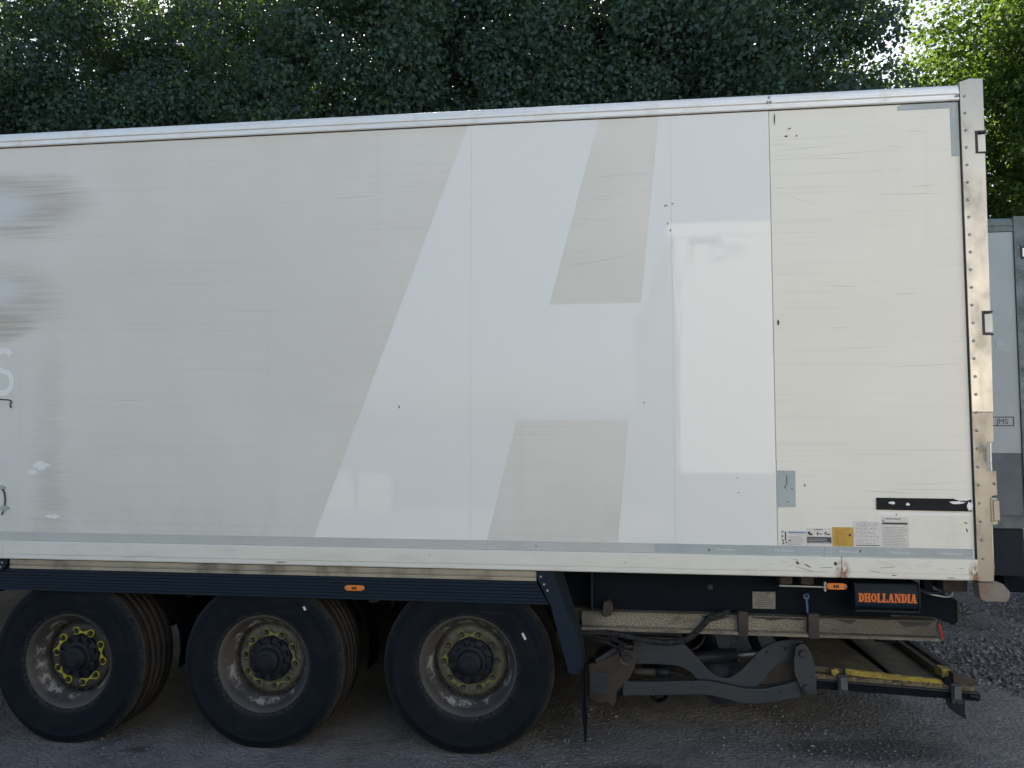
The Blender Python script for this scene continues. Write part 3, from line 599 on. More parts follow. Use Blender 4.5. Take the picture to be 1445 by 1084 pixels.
# mud flap behind the rear wheel
q = MB(); g = []
for i in range(9):
    z = 0.62 - i * 0.063
    g.append((-0.125 + 0.004 * math.sin(i * .9) + 0.003 * i, z))
q.prism([(p[0] - .006, p[1]) for p in g] + [(p[0] + .006, p[1]) for p in g[::-1]], 0.13, 0.52)
part(q, 'mud_flap', M['chassis'])

# ---------------------------------------------------------------- wheels
def wheel_meshes():
    W = {}
    R0 = 0.530
    side = [(0.292, 0.105), (0.300, 0.088), (0.312, 0.078), (0.330, 0.072), (0.345, 0.064), (0.352, 0.0655), (0.38, 0.056), (0.42, 0.054), (0.455, 0.058), (0.458, 0.0545), (0.463, 0.0585), (0.49, 0.072), (0.507, 0.086), (0.516, 0.095), (0.5185, 0.1005)]
    q = MB(); q.lathe(side, 96); W['sidewall'] = q
    tr = [(0.5185, 0.1005), (0.524, 0.104)]
    y = 0.104; ribs = [0.058, 0.054, 0.054, 0.054, 0.058]
    for i, w in enumerate(ribs):
        tr += [(R0 - (0.006 if i in (0, 4) else 0), y + .001), (R0, y + w - .001)]
        y += w
        if i < 4: tr += [(R0 - 0.007, y + .0012), (R0 - 0.007, y + .0048)]; y += .006
    tr += [(0.515, y + .006), (0.46, y + 0.04), (0.38, y + 0.045), (0.30, y + 0.02), (0.285, y)]
    q = MB(); q.lathe(tr, 96); W['tread'] = q
    rim = [(0.285, 0.44), (0.268, 0.40), (0.235, 0.33), (0.235, 0.20), (0.243, 0.165), (0.262, 0.148), (0.268, 0.125), (0.277, 0.108), (0.288, 0.094), (0.297, 0.088), (0.302, 0.090), (0.303, 0.099), (0.292, 0.108)]
    q = MB(); q.lathe(rim, 80); W['rim'] = q
    disc = [(0.236, 0.245), (0.228, 0.238), (0.216, 0.222), (0.207, 0.209), (0.198, 0.204), (0.140, 0.204), (0.138, 0.215)]
    q = MB(); q.lathe(disc, 80); W['flange'] = q
    hub = [(0.1385, 0.213), (0.136, 0.190), (0.120, 0.180), (0.104, 0.178), (0.098, 0.165), (0.080, 0.160), (0.074, 0.138), (0.066, 0.130), (0.050, 0.127), (0.046, 0.122), (0.0, 0.120)]
    q = MB(); q.lathe(hub, 48)
    for k in range(10):
        a = 2 * math.pi * k / 10 + .2; c_, s_ = math.cos(a), math.sin(a)
        pts = [(0.076, -0.013), (0.130, -0.018), (0.130, 0.018), (0.076, 0.013)]
        pp = [(c_ * r - s_ * t_, s_ * r + c_ * t_) for r, t_ in pts]
        q.prism(pp, 0.164, 0.19)
    W['hub'] = q
    q = MB(); hx = [(0.0155 * math.cos(R(60 * i)), 0.0155 * math.sin(R(60 * i))) for i in range(6)]
    q.prism(hx, -0.026, -0.004); q.lathe([(0.021, 0.0), (0.0205, -0.005), (0.016, -0.007)], 16); q.lathe([(0.0115, -0.026), (0.011, -0.036), (0.0, -0.038)], 10); W['nut'] = q
    q = MB(); q.prism([(0.011 * math.cos(b_), 0.013 * math.sin(b_)) for b_ in np.linspace(0, 5.7, 10)], -.003, .003); W['vents'] = q
    return W
W = wheel_meshes()
WM = {k: W[k].mesh(n, M[m], True) for k, n, m in [('sidewall', 'sidewall', 'tyre'), ('tread', 'tread', 'tread'), ('rim', 'rim', 'rim')]}
WM['flange_light'] = W['flange'].mesh('wheel_flange', M['ring'], True); WM['flange_dark'] = W['flange'].mesh('wheel_flange', M['ring_dark'], True)
WM['hub'] = smooth_by_angle(bpy.data.objects.new('tmp_hub', W['hub'].mesh('hub', M['hub'])), 35).data
WM['nut'] = W['nut'].mesh('wheel_nut', M['nut']); WM['vents'] = W['vents'].mesh('vent_hole', M['seal'])
def link_mesh(a0, a1, mat):
    """yellow indicator: an eye round each of two nuts, tapering to a joint"""
    q = MB(); r0 = 0.1675
    for a, s_ in ((a0, 1), (a1, -1)):
        cx, cz = r0 * math.cos(a), r0 * math.sin(a)
        n = 18; vs = []; 
        for k in range(n):
            t_ = 2 * math.pi * k / n; vs += [(cx + .0255 * math.cos(t_), 0.190, cz + .0255 * math.sin(t_)), (cx + .0185 * math.cos(t_), 0.190, cz + .0185 * math.sin(t_)), (cx + .0255 * math.cos(t_), 0.202, cz + .0255 * math.sin(t_))]
        q.add(vs, [(3 * k, 3 * k + 1, 3 * ((k + 1) % n) + 1, 3 * ((k + 1) % n)) for k in range(n)] + [(3 * k, 3 * ((k + 1) % n), 3 * ((k + 1) % n) + 2, 3 * k + 2) for k in range(n)])
    p0 = Vector((r0 * math.cos(a0), r0 * math.sin(a0))); p1 = Vector((r0 * math.cos(a1), r0 * math.sin(a1))); d = (p1 - p0).normalized(); n_ = Vector((-d.y, d.x)); m_ = (p0 + p1) / 2
    for p, s_ in ((p0, 1), (p1, -1)):
        b0 = p + d * s_ * .020 + n_ * .016; b1 = p + d * s_ * .020 - n_ * .016; e0 = m_ + n_ * .004 + d * s_ * .001; e1 = m_ - n_ * .004 + d * s_ * .001
        q.prism([tuple(b0), tuple(b1), tuple(e1), tuple(e0)], 0.187, 0.191)
    return q.mesh('nut_indicator', mat)
def make_wheel(x, zc, flange, ind_mat, rot, skip=(), tag_angle=None, y_off=0.0):
    w = empty('wheel', Vector((x, y_off, zc)) - T.location, T)
    zg = 0.512
    for key, nm in (('sidewall', 'sidewall'), ('tread', 'tread')):
        me = WM[key].copy()
        for v in me.vertices:                                   # tyre squashed where it stands
            if v.co.z < -zg: v.co.z = -zg - 0.25 * (-v.co.z - zg) * 0.0 - 0.002
            if v.co.z < -0.40 and key == 'sidewall': v.co.y -= 0.010 * min(1, (-v.co.z - .40) / .1)
        inst(nm, me, w, (0, 0, 0))
    rm = inst('rim', WM['rim'], w, (0, 0, 0), (0, rot * 1.7, 0)); inst('wheel_flange', WM[flange], w, (0, 0, 0), (0, rot, 0)); [inst('vent_hole', WM['vents'], w, (0.2215 * math.cos(R(18 * q_) + rot), 0.2235, 0.2215 * math.sin(R(18 * q_) + rot)), (0, -R(18 * q_) - rot, 0)) for q_ in range(20)]
    inst('hub', WM['hub'], w, (0, 0, 0), (0, rot, 0))
    a = lambda k: R(36 * k) + rot
    for k in range(10):
        inst('wheel_nut', WM['nut'], w, (0.1675 * math.cos(a(k)), 0.204, 0.1675 * math.sin(a(k))), (0, random.uniform(0, 1), 0))
    for k in range(0, 10, 2):
        if k in skip: continue
        inst('nut_indicator', link_mesh(a(k), a(k + 1), ind_mat), w, (0, 0, 0))
    if tag_angle is not None:
        ta, tr_, tl = tag_angle
        q = MB(); q.box(-.007, .007, -0.0015, 0.0, -tl, tl); inst('tyre_tag', q.mesh('tyre_tag', M['paper']), w, (tr_ * math.cos(ta), 0.0535, tr_ * math.sin(ta)), (0, R(-28), 0))
    return w
WHEELS = [(-3.425, 0.481), (-2.105, 0.512), (-0.805, 0.545)]
tag(make_wheel(*WHEELS[0], 'flange_dark', M['indicator'], R(-8)), 'wheel with bright yellow nut indicators')
make_wheel(*WHEELS[1], 'flange_light', M['indicator_dirty'], R(64), (), (R(52), 0.455, 0.012))
make_wheel(*WHEELS[2], 'flange_light', M['indicator_dirty'], R(74), (8,), (R(30), 0.40, 0.021))
far_w = []
for i, (x, z) in enumerate(WHEELS):                              # wheels of the far side
    w = empty('wheel', Vector((x, 2.55, z)) - T.location, T); w.rotation_euler = (0, 0, math.pi)
    for key, nm in (('sidewall', 'sidewall'), ('tread', 'tread'), ('rim', 'rim'), ('flange_dark', 'wheel_flange')): inst(nm, WM[key], w, (0, 0, 0))
    part(MB().tube([(x, 0.25, z), (x, 2.3, z)], 0.075, 14), 'axle', M['chassis'], 0, T, True)
    part(MB().box(x - .45, x + .12, 0.62, 0.74, z - 0.14, z - .03), 'suspension_arm', M['chassis'], 0.01)
    part(MB().lathe([(0.0, -.09), (.12, -.08), (.14, 0), (.12, .08), (0, .09)], 20, (x + .25, 0.68, z + .22)), 'air_bag', M['tyre'], 0, T, True)
    arc = [(x + 0.590 * math.cos(R(a)), z + 0.560 * math.sin(R(a))) for a in range(-12, 193, 12)]
    arc = [(p[0], min(p[1], 1.02)) for p in arc]
    for y0_, y1_ in ((0.40, 0.62), (1.93, 2.15)):
        q = MB(); n = len(arc); q.add([(p[0], y0_, p[1]) for p in arc] + [(p[0], y1_, p[1]) for p in arc], [(i_, i_ + 1, n + i_ + 1, n + i_) for i_ in range(n - 1)])
        o = part(q, 'occluding_mudguard', M['chassis']); md = o.modifiers.new('solid', 'SOLIDIFY'); md.thickness = 0.006  # arcs added to darken the gaps between the wheels
part(MB().box(-10.5, -0.3, 2.50, 2.53, 0.55, 1.13), 'far_guard_light_block', M['chassis'])  # unseen sheet added to keep light out from under the box
# chassis under the box
for y in (0.80, 1.70): part(MB().box(-10.5, 1.95, y - .06, y + .06, 0.80, 1.14), 'chassis_beam', M['chassis'])
for i in range(9): part(MB().box(-10 + i * 1.45, -9.92 + i * 1.45, 0.32, 2.45, 1.03, 1.143), 'cross_member', M['chassis'])
part(MB().box(XF, 2.0, 0.07, 2.5, 1.1435, 1.1505), 'floor_underside', M['chassis'])
part(MB().box(-8.9, -8.7, 0.6, 0.8, 0.0, 1.05), 'landing_leg', M['chassis'], .01); part(MB().box(-8.9, -8.7, 1.75, 1.95, 0.0, 1.05), 'landing_leg', M['chassis'], .01)
# equipment panel and its posts above the tail-lift rail
part(MB().box(-0.045, 1.70, 0.26, 0.30, 0.868, 1.125), 'equipment_panel', M['chassis'], 0.004)
part(MB().box(-0.30, -0.05, 0.42, 0.50, 0.80, 1.13), 'frame_post', M['chassis'], 0.006)
part(MB().box(-0.062, -0.046, 0.22, 0.30, 0.80, 1.12), 'frame_post', M['plastic'], 0.003)
part(MB().box(-0.2, 0.02, 0.26, 0.33, 0.795, 0.872), 'frame_foot', M['rusty'], 0.006)
part(MB().lathe([(0, -.012), (.016, -.010), (.017, 0)], 14, (0.66, 0.26, 1.02)), 'grommet', M['seal'])
q = MB(); q.prism([(0.015, 0.93), (0.05, 0.945), (0.075, 0.90), (0.06, 0.855), (0.03, 0.84), (0.005, 0.86)], 0.17, 0.26); part(q, 'bracket', M['rusty'], 0.006)
# speckled rail
gp = [(0.20, 0.866), (0.20, 0.786), (0.172, 0.780), (0.172, 0.768), (0.186, 0.762), (0.29, 0.762), (0.29, 0.870), (0.186, 0.872), (0.186, 0.867)]
part(MB().extr(gp, -0.118, 1.925), 'lift_rail', M['galv'], 0.0015)
part(MB().box(-0.119, 1.926, 0.1665, 0.1705, 0.7625, 0.778), 'rail_lip', M['lip'], 0.001)
for x, w_ in [(0.835, 0.028), (1.235, 0.03)]: part(MB().box(x - w_, x + w_, 0.160, 0.21, 0.755, 0.90), 'rail_strap', M['rusty'], 0.004)
# greasy grime hanging over the rail's upper edge
def drips(x0, x1, seed, depth):
    rg = random.Random(seed); n = 26; top = [(x0 + (x1 - x0) * i / n, 0.873) for i in range(n + 1)]
    low = [(x, 0.869 - depth * max(0.05, 0.5 + 0.9 * mnoise.noise((x * 7, seed, 0))) * math.sin(math.pi * min(max((x - x0) / (x1 - x0), .02), .98)) ** .4 - rg.random() * .003) for x, _ in top]
    part(MB().prism(top + low[::-1], 0.1975, 0.2005), 'grease', M['seal'])
drips(0.60, 0.80, 2, 0.05); drips(0.88, 1.20, 5, 0.045); drips(1.36, 1.48, 6, 0.05); drips(1.72, 1.90, 9, 0.07)
part(MB().tube(spline([(-0.13, 0.17, 0.742), (0.03, 0.165, 0.752), (0.16, 0.16, 0.735), (0.30, 0.155, 0.712), (0.43, 0.15, 0.713), (0.52, 0.15, 0.742), (0.585, 0.155, 0.80), (0.65, 0.17, 0.86), (0.76, 0.2, 0.89)]), 0.0175, 10), 'hose', M['tyre'], 0, T, True)
part(MB().tube(spline([(-0.13, 0.24, 0.715), (0.05, 0.23, 0.70), (0.14, 0.24, 0.66), (0.10, 0.26, 0.62)]), 0.012, 8), 'hose', M['tyre'], 0, T, True)
part(MB().tube(spline([(-0.12, 0.26, 0.69), (0.0, 0.24, 0.68), (0.09, 0.26, 0.64), (0.12, 0.3, 0.58)]), 0.010, 8), 'hose', M['hub'], 0, T, True)
# type plate, hook, lamp on its rod
tp_ = part(MB().prism([(0.907, 0.900), (1.040, 0.900), (1.042, 1.001), (0.908, 1.000)], 0.252, 0.262), 'type_plate', M['plate_metal'], 0.001)
q = MB(); rr = random.Random(8)
for i in range(7): q.box(0.918 + rr.uniform(0, .02), 1.03 - rr.uniform(0, .04), 0.2508, 0.2525, 0.912 + i * .0115, 0.9145 + i * .0115)
q.box(0.985, 1.012, 0.2508, 0.2525, 0.991, 0.996); part(q, 'print', M['ring_dark'], 0, tp_)
part(MB().tube([(1.03, 0.10, 1.070), (1.285, 0.10, 1.068)], 0.006, 8), 'lamp_rod', M['steel_dull'])
part(MB().box(1.278, 1.29, 0.09, 0.12, 1.045, 1.10), 'lamp_bracket', M['steel_dull'], .002)
for x_ in (1.04, 1.16): part(MB().box(x_, x_ + .07, 0.12, 0.2, 1.075, 1.14), 'rail_mount', M['rusty'], .005)
side_lamp(1.286, 1.404, 1.058, 1.094, 0.105)
part(MB().lathe([(0.008, -.004), (0.018, -.008), (0.019, .004), (.008, .006)], 16, (1.207, 0.20, 0.992)).prism([(1.201, 0.978), (1.213, 0.978), (1.218, 0.87), (1.206, 0.87)], 0.194, 0.204), 'hook_handle', M['blue'], 0.001)
# pump cover with lettering
pr_ = [(0.27, 1.098), (0.135, 1.098), (0.118, 1.093), (0.104, 1.060), (0.100, 1.045), (0.100, 0.985), (0.106, 0.965), (0.118, 0.952), (0.14, 0.944), (0.27, 0.936)]
pump = part(MB().extr(pr_, 1.456, 1.797), 'pump_cover', M['plastic'], 0.004); smooth_by_angle(pump, 30)
q = MB(); pl = [(p[0] - .006, p[1] + (0.003 if p[1] > 1.02 else -.003)) for p in pr_]; 

for x0_, x1_ in ((1.448, 1.4585), (1.7945, 1.806)): part(MB().extr(pl, x0_, x1_), 'cover_rim', M['plastic'], 0.002, pump)
part(MB().box(1.452, 1.802, 0.100, 0.14, 0.934, 0.944), 'cover_lip', M['flap'], 0.003, pump)
def slab_letter(ch):
    """wood-type slab serif letters as convex pieces in a 0..w by 0..1 box"""
    S = 0.24; h = 0.13
    def serif(x0, x1): return [[(x0, 0), (x1, 0), (x1, h), (x0, h)], [(x0, 1 - h), (x1, 1 - h), (x1, 1), (x0, 1)]]
    stem = lambda x: [[(x, 0), (x + S, 0), (x + S, 1), (x, 1)]]
    def bowl(cx, rx, a0, a1, rin):
        out = []; n = 12
        for i in range(n):
            t0 = R(a0 + (a1 - a0) * i / n); t1 = R(a0 + (a1 - a0) * (i + 1) / n)
            out.append([(cx + rin * math.cos(t0), .5 + .34 * math.sin(t0)), (cx + rx * math.cos(t0), .5 + .5 * math.sin(t0)), (cx + rx * math.cos(t1), .5 + .5 * math.sin(t1)), (cx + rin * math.cos(t1), .5 + .34 * math.sin(t1))])
        return out
    if ch == 'D': return serif(0, 0.38) + stem(0.07) + bowl(0.34, 0.34, -90, 90, 0.10), 0.70
    if ch == 'H': return serif(0, 0.36) + serif(0.40, 0.76) + stem(0.06) + stem(0.46) + [[(.28, .43), (.5, .43), (.5, .57), (.28, .57)]], 0.78
    if ch == 'O': return bowl(0.35, 0.34, 0, 360, 0.11), 0.72
    if ch == 'L': return serif(0, 0.38) + stem(0.07) + [[(.3, 0), (.62, 0), (.62, h), (.3, h)], [(.48, h), (.62, h), (.62, .36), (.55, .36)]], 0.66
    if ch == 'A': return [[(.05, 0), (.18, 0), (.42, 1), (.27, 1)], [(.44, 0), (.68, 0), (.52, 1), (.27, 1)], [(.0, 0), (.27, 0), (.27, h), (0, h)], [(.38, 0), (.76, 0), (.76, h), (.38, h)], [(.18, .27), (.5, .27), (.5, .38), (.18, .38)]], 0.78
    if ch == 'N': return [[(.06, 0), (.17, 0), (.17, 1), (.06, 1)], [(.06, 1), (.32, 1), (.68, 0), (.46, 0)], [(.57, 0), (.68, 0), (.68, 1), (.57, 1)], [(0, 0), (.27, 0), (.27, h), (0, h)], [(.46, 1 - h), (.76, 1 - h), (.76, 1), (.46, 1)], [(0, 1 - h), (.3, 1 - h), (.3, 1), (0, 1)]], 0.78
    if ch == 'I': return serif(0, 0.38) + stem(0.07), 0.40
word = 'DHOLLANDIA'; adv = [slab_letter(c)[1] for c in word]; tot = sum(adv) - 0.02; wx = 0.318; hz = 0.050; x = 1.468
for i, ch in enumerate(word):
    q = MB()
    for j, poly in enumerate(slab_letter(ch)[0]): q.prism([(x + p[0] / tot * wx, 0.990 + p[1] * hz) for p in poly], 0.0980 - 0.00004 * j, 0.1005)
    part(q, 'letter', M['orange_print'], 0, pump); x += adv[i] / tot * wx
# cables and brackets right of the pump
part(MB().tube(spline([(1.80, 0.13, 1.07), (1.87, 0.13, 1.045), (1.94, 0.13, 1.05), (1.985, 0.13, 1.085), (2.0, 0.12, 1.13)]), 0.007, 8), 'cable', M['flap'], 0, T, True)
part(MB().tube(spline([(1.81, 0.14, 1.06), (1.9, 0.14, 1.03), (1.99, 0.14, 1.03), (1.985, 0.14, 1.12)]), 0.006, 8), 'cable', M['steel_dull'], 0, T, True)
part(MB().box(1.85, 1.90, 0.16, 0.22, 1.03, 1.14), 'rail_mount', M['chassis'], .005)
part(MB().box(1.93, 2.06, 0.10, 2.45, 1.06, 1.142), 'rear_sill', M['rusty'], .006)
part(MB().prism([(1.70, 1.06), (1.99, 1.02), (2.06, 0.985), (2.075, 0.975), (2.078, 0.85), (2.055, 0.83), (1.95, 0.875), (1.70, 0.88)], 0.27, 0.33), 'rear_bracket', M['chassis'], .006)
part(MB().box(2.070, 2.082, 0.262, 0.40, 0.845, 0.975), 'bracket_edge', M['rusty'], .002)
part(MB().prism([(1.932, 0.862), (1.945, 0.862), (1.960, 0.774), (1.944, 0.770)], 0.186, 0.196), 'red_tab', M['red'], .001)
# underrun bar far behind
part(MB().box(1.79, 1.92, 0.78, 2.25, 0.58, 0.70).box(1.82, 1.88, 0.78, 0.84, 0.70, 1.0).box(1.82, 1.88, 1.68, 1.74, 0.70, 1.0), 'underrun_bar', M['chassis'], .01)

# ---------------------------------------------------------------- tail lift
def curve2(pts, n=6): return [(p.x, p.y) for p in spline([(a, b_, 0) for a, b_ in pts], n)]
kn = [(-0.084, 0.500), (-0.086, 0.300), (-0.07, 0.272), (-0.02, 0.262), (0.035, 0.268), (0.058, 0.244), (0.078, 0.246), (0.09, 0.275), (0.094, 0.335), (0.135, 0.375), (0.18, 0.43), (0.208, 0.49), (0.214, 0.545), (0.196, 0.590), (0.155, 0.604), (0.10, 0.585), (0.02, 0.535)]
knob = part(MB().prism(kn, 0.36, 0.47), 'lift_knuckle', M['rusty'], 0.010)
part(MB().prism([(-0.03, 0.508), (0.125, 0.610), (0.185, 0.612), (0.21, 0.628), (0.12, 0.640), (-0.045, 0.535)], 0.34, 0.50), 'knuckle_strap', M['lift_grey'], 0.006, knob)
part(MB().prism([(-0.075, 0.455), (0.045, 0.455), (0.045, 0.315), (-0.075, 0.325)], 0.350, 0.362), 'knuckle_plate', M['lift_grey'], 0.004, knob)
part(MB().lathe([(0, -.012), (.020, -.010), (.022, 0.01)], 16, (0.155, 0.36, 0.545)), 'pivot_pin', M['seal'], 0, knob)
part(MB().lathe([(0.024, 0), (.042, -.006), (.045, 0.01)], 20, (0.155, 0.361, 0.545)), 'pivot_ring', M['lift_grey'], 0, knob)
up = curve2([(0.198, 0.640), (0.36, 0.642), (0.50, 0.638)], 4) + curve2([(0.53, 0.620), (0.60, 0.545), (0.67, 0.470), (0.73, 0.437), (0.79, 0.438), (0.85, 0.476), (0.92, 0.545), (0.98, 0.610), (1.05, 0.655), (1.13, 0.676), (1.235, 0.677)], 5)
dn = curve2([(1.235, 0.560), (1.16, 0.555), (1.09, 0.535), (1.03, 0.475), (0.975, 0.41), (0.93, 0.385), (0.80, 0.385), (0.66, 0.385), (0.60, 0.415), (0.54, 0.47), (0.47, 0.498)], 5) + [(0.34, 0.503), (0.198, 0.500)]
arm = part(MB().prism(up + dn, 0.405, 0.425), 'lift_arm', M['lift_grey'], 0.003)
part(MB().prism([(0.20, 0.676), (0.495, 0.672), (0.51, 0.642), (0.20, 0.645)], 0.395, 0.44), 'arm_flange', M['rusty'], 0.004, arm)
for x, z in [(0.80, 0.405), (0.865, 0.405), (0.88, 0.442), (0.905, 0.475)]: part(MB().lathe([(0, -.0012), (.006, -.001), (.006, .002)], 10, (x, 0.4045, z)), 'bolt_hole', M['seal'], 0, arm)
part(MB().prism(curve2([(1.03, .47), (1.09, .53), (1.16, .552), (1.2, .555)], 4) + [(1.2, 0.43), (1.03, 0.40), (0.98, .40)], 0.43, 0.45), 'arm_web', M['rusty'], 0, arm)
lb = curve2([(0.13, 0.405), (0.30, 0.409), (0.62, 0.426), (0.75, 0.412), (0.86, 0.392), (0.96, 0.392), (1.05, 0.408), (1.20, 0.455)], 5) + curve2([(1.20, 0.350), (1.10, 0.330), (1.0, 0.309), (0.90, 0.302), (0.82, 0.308), (0.72, 0.330), (0.60, 0.342), (0.30, 0.325), (0.13, 0.318)], 5)
part(MB().prism(lb, 0.355, 0.40), 'lift_bar', M['lift_grey'], 0.005)
part(MB().prism([(0.075, 0.40), (0.25, 0.40), (0.25, 0.315), (0.12, 0.31), (0.085, 0.25), (0.07, 0.30)], 0.37, 0.44), 'bar_root', M['chassis'], 0.006)
part(MB().tube([(0.20, 0.40, 0.455), (0.34, 0.40, 0.455)], 0.022, 12), 'valve', M['ring_dark'], 0, T, True); part(MB().tube([(0.34, 0.40, 0.457), (0.42, 0.40, 0.455)], 0.030, 12), 'valve', M['hub'], 0, T, True)
part(MB().tube(spline([(0.42, 0.40, 0.46), (0.47, 0.39, 0.455), (0.53, 0.385, 0.43)]), 0.004, 6), 'cable', M['flap'], 0, T, True)
ep = [(1.172, 0.660), (1.20, 0.680), (1.228, 0.678), (1.255, 0.64), (1.281, 0.55), (1.287, 0.48), (1.287, 0.388), (1.270, 0.379), (1.225, 0.380), (1.198, 0.41), (1.160, 0.50), (1.158, 0.58)]
epl = part(MB().prism(ep, 0.325, 0.352), 'end_plate', M['lift_grey'], 0.004)
for x, z in [(1.212, 0.622), (1.228, 0.418)]: part(MB().lathe([(0, -.020), (.020, -.018), (.024, -.010), (.025, 0)], 18, (x, 0.325, z)), 'pivot_bolt', M['lift_grey'], 0, epl)
part(MB().lathe([(0, -.003), (.006, -.002), (.006, 0)], 10, (1.255, 0.325, 0.485)), 'bolt', M['rusty'], 0, epl)
part(MB().prism([(0.70, 0.73), (0.78, 0.73), (0.90, 0.43), (0.81, 0.40)], 0.62, 0.70), 'lift_brace', M['lift_grey'], 0.005)
part(MB().prism([(0.94, 0.74), (1.0, 0.74), (1.1, 0.45), (1.04, 0.45)], 0.9, 0.98), 'lift_brace', M['chassis'], 0.005)
part(MB().tube([(0.75, 0.50, 0.35), (0.75, 2.0, 0.35)], 0.11, 24), 'torque_tube', M['lift_grey'], 0, T, True)
for i in range(4): part(MB().tube(spline([(0.60 + i * .012, 0.40, 0.32), (0.595 + i * .016, 0.395, 0.285), (0.61 + i * .014 + random.uniform(-.01, .01), 0.39, 0.25)]), 0.0022, 5), 'loose_wire', M['seal'])
part(MB().lathe([(0.055, 0), (.062, -.01), (.062, .03), (.055, .04)], 20, (0.36, 0.5, 0.30)), 'cable_coil', M['chassis'])
ram = part(MB().tube([(0.26, 0.56, 0.47), (0.86, 0.56, 0.53)], 0.042, 16), 'hydraulic_ram', M['hub'], 0, T, True)
part(MB().tube([(0.86, 0.56, 0.53), (1.16, 0.56, 0.56)], 0.020, 12), 'ram_rod', M['steel_dull'], 0, ram, True)
part(MB().tube(spline([(0.31, 0.52, 0.51), (0.36, 0.48, 0.545), (0.48, 0.47, 0.55), (0.62, 0.5, 0.60), (0.66, 0.52, 0.68), (0.66, 0.5, 0.76)]), 0.008, 7), 'hose', M['tyre'], 0, T, True)
for x_, z_ in [(0.235, 0.615), (0.235, 0.525), (0.475, 0.655), (1.02, 0.60), (1.13, 0.625), (0.33, 0.37), (0.56, 0.383), (1.09, 0.38)]:
    part(MB().lathe([(0, -.007), (.008, -.007), (.010, -.002), (.010, 0)], 6, (x_, 0.4045 if z_ > .45 else 0.3545, z_)), 'bolt', M['rusty'], 0, arm)
wp = spline([(0.21, 0.402, 0.638), (0.36, 0.402, 0.640), (0.50, 0.402, 0.636)], 10)
part(MB().tube([p + Vector((0, random.uniform(-.001, .001), random.uniform(-.0015, .0015))) for p in wp], [0.0045 + random.uniform(-.001, .0015) for _ in wp], 6), 'weld_bead', M['rusty'], 0, arm)
# folded platform
def slab(name, corners, z0, z1, mat, bevel=0.004, zf=None):
    """corners x,y; zf: z offset at each corner"""
    zf = zf or [0] * len(corners); q = MB(); n = len(corners)
    q.add([(c[0], c[1], z0 + d) for c, d in zip(corners, zf)] + [(c[0], c[1], z1 + d) for c, d in zip(corners, zf)], [tuple(range(n - 1, -1, -1)), tuple(range(n, 2 * n))] + [(i, (i + 1) % n, n + (i + 1) % n, n + i) for i in range(n)])
    return part(q, name, mat, bevel)
plat = slab('platform', [(1.255, 0.395), (2.175, 0.385), (2.20, 2.20), (1.255, 2.20)], 0.425, 0.472, M['deck'], 0.004, [.022, -.016, -.016, .022])
part(MB().add([(1.29, .4, .4955), (1.72, .4, .4765), (1.66, 1.4, .4790), (1.29, 1.4, .4955), (1.29, .4, .530), (1.715, .4, .4985), (1.655, 1.4, .50), (1.29, 1.4, .530)], [(0, 3, 2, 1), (4, 5, 6, 7), (0, 1, 5, 4), (1, 2, 6, 5), (2, 3, 7, 6), (3, 0, 4, 7)]), 'deck_flap', M['deck'], 0.003, plat)
part(MB().add([(1.742, .42, .474), (1.754, .42, .474), (1.742, 1.5, .474), (1.730, 1.5, .474), (1.742, .42, .500), (1.754, .42, .500), (1.742, 1.5, .502), (1.730, 1.5, .502)], [(0, 3, 2, 1), (4, 5, 6, 7), (0, 1, 5, 4), (1, 2, 6, 5), (2, 3, 7, 6), (3, 0, 4, 7)]), 'deck_groove_line', M['seal'], 0.001, plat)  # black bar drawing the dark groove line across the deck
# channel along the right edge
part(MB().box(2.045, 2.085, 0.52, 1.9, 0.458, 0.510), 'edge_channel', M['deck'], 0.004, plat)
part(MB().box(2.087, 2.135, 0.50, 1.9, 0.455, 0.530), 'edge_rail', M['rusty'], 0.004, plat)
part(MB().box(2.050, 2.105, 0.44, 0.53, 0.470, 0.525), 'end_stop', M['yellow'], 0.006, plat)
part(MB().prism([(2.09, 0.46), (2.235, 0.452), (2.232, 0.476), (2.13, 0.512), (2.09, 0.52)], 0.385, 0.46), 'nose_wedge', M['rusty'], 0.004, plat)
# front edge: yellow strip, gritty edge, lower channel
def edge_strip(name, x0, x1, za, zb, h, y0, y1, mat, bev=0.002):
    q = MB(); n = 40; vs = []; 
    for i in range(n + 1):
        t_ = i / n; x = x0 + (x1 - x0) * t_; zc = za + (zb - za) * t_; j = mnoise.noise((x * 23, za * 9, 1)) * (.0045 if mat is not M['lift_grey'] else 0)
        vs += [(x, y0 + j * .6, zc - h / 2), (x, y1, zc - h / 2), (x, y1, zc + h / 2 + j), (x, y0 + j, zc + h / 2 + j)]
    fs = [(4 * i + k, 4 * i + (k + 1) % 4, 4 * i + 4 + (k + 1) % 4, 4 * i + 4 + k) for i in range(n) for k in range(4)] + [(0, 1, 2, 3), (4 * n + 3, 4 * n + 2, 4 * n + 1, 4 * n)]
    return part(q.add(vs, fs), name, mat, bev, plat)
edge_strip('yellow_edge', 1.47, 2.03, 0.508, 0.462, 0.034, 0.372, 0.402, M['yellow'])
edge_strip('gritty_edge', 1.285, 2.20, 0.480, 0.438, 0.026, 0.360, 0.395, M['grit'])
edge_strip('channel_lip', 1.285, 2.225, 0.462, 0.417, 0.007, 0.348, 0.40, M['lift_grey'])
edge_strip('lower_channel', 1.285, 2.222, 0.428, 0.392, 0.046, 0.364, 0.42, M['chassis'])
rg = random.Random(4)
for i in range(26):
    x = rg.uniform(1.3, 2.18); s_ = rg.uniform(.004, .010); z = 0.489 - (x - 1.285) / .915 * .042
    part(MB().prism(ragged(x, z, s_ * 1.3, s_, 8, i + 300, .4), 0.352, 0.366), 'grit_lump', M['grit' if i % 3 else 'yellow'], 0, plat)
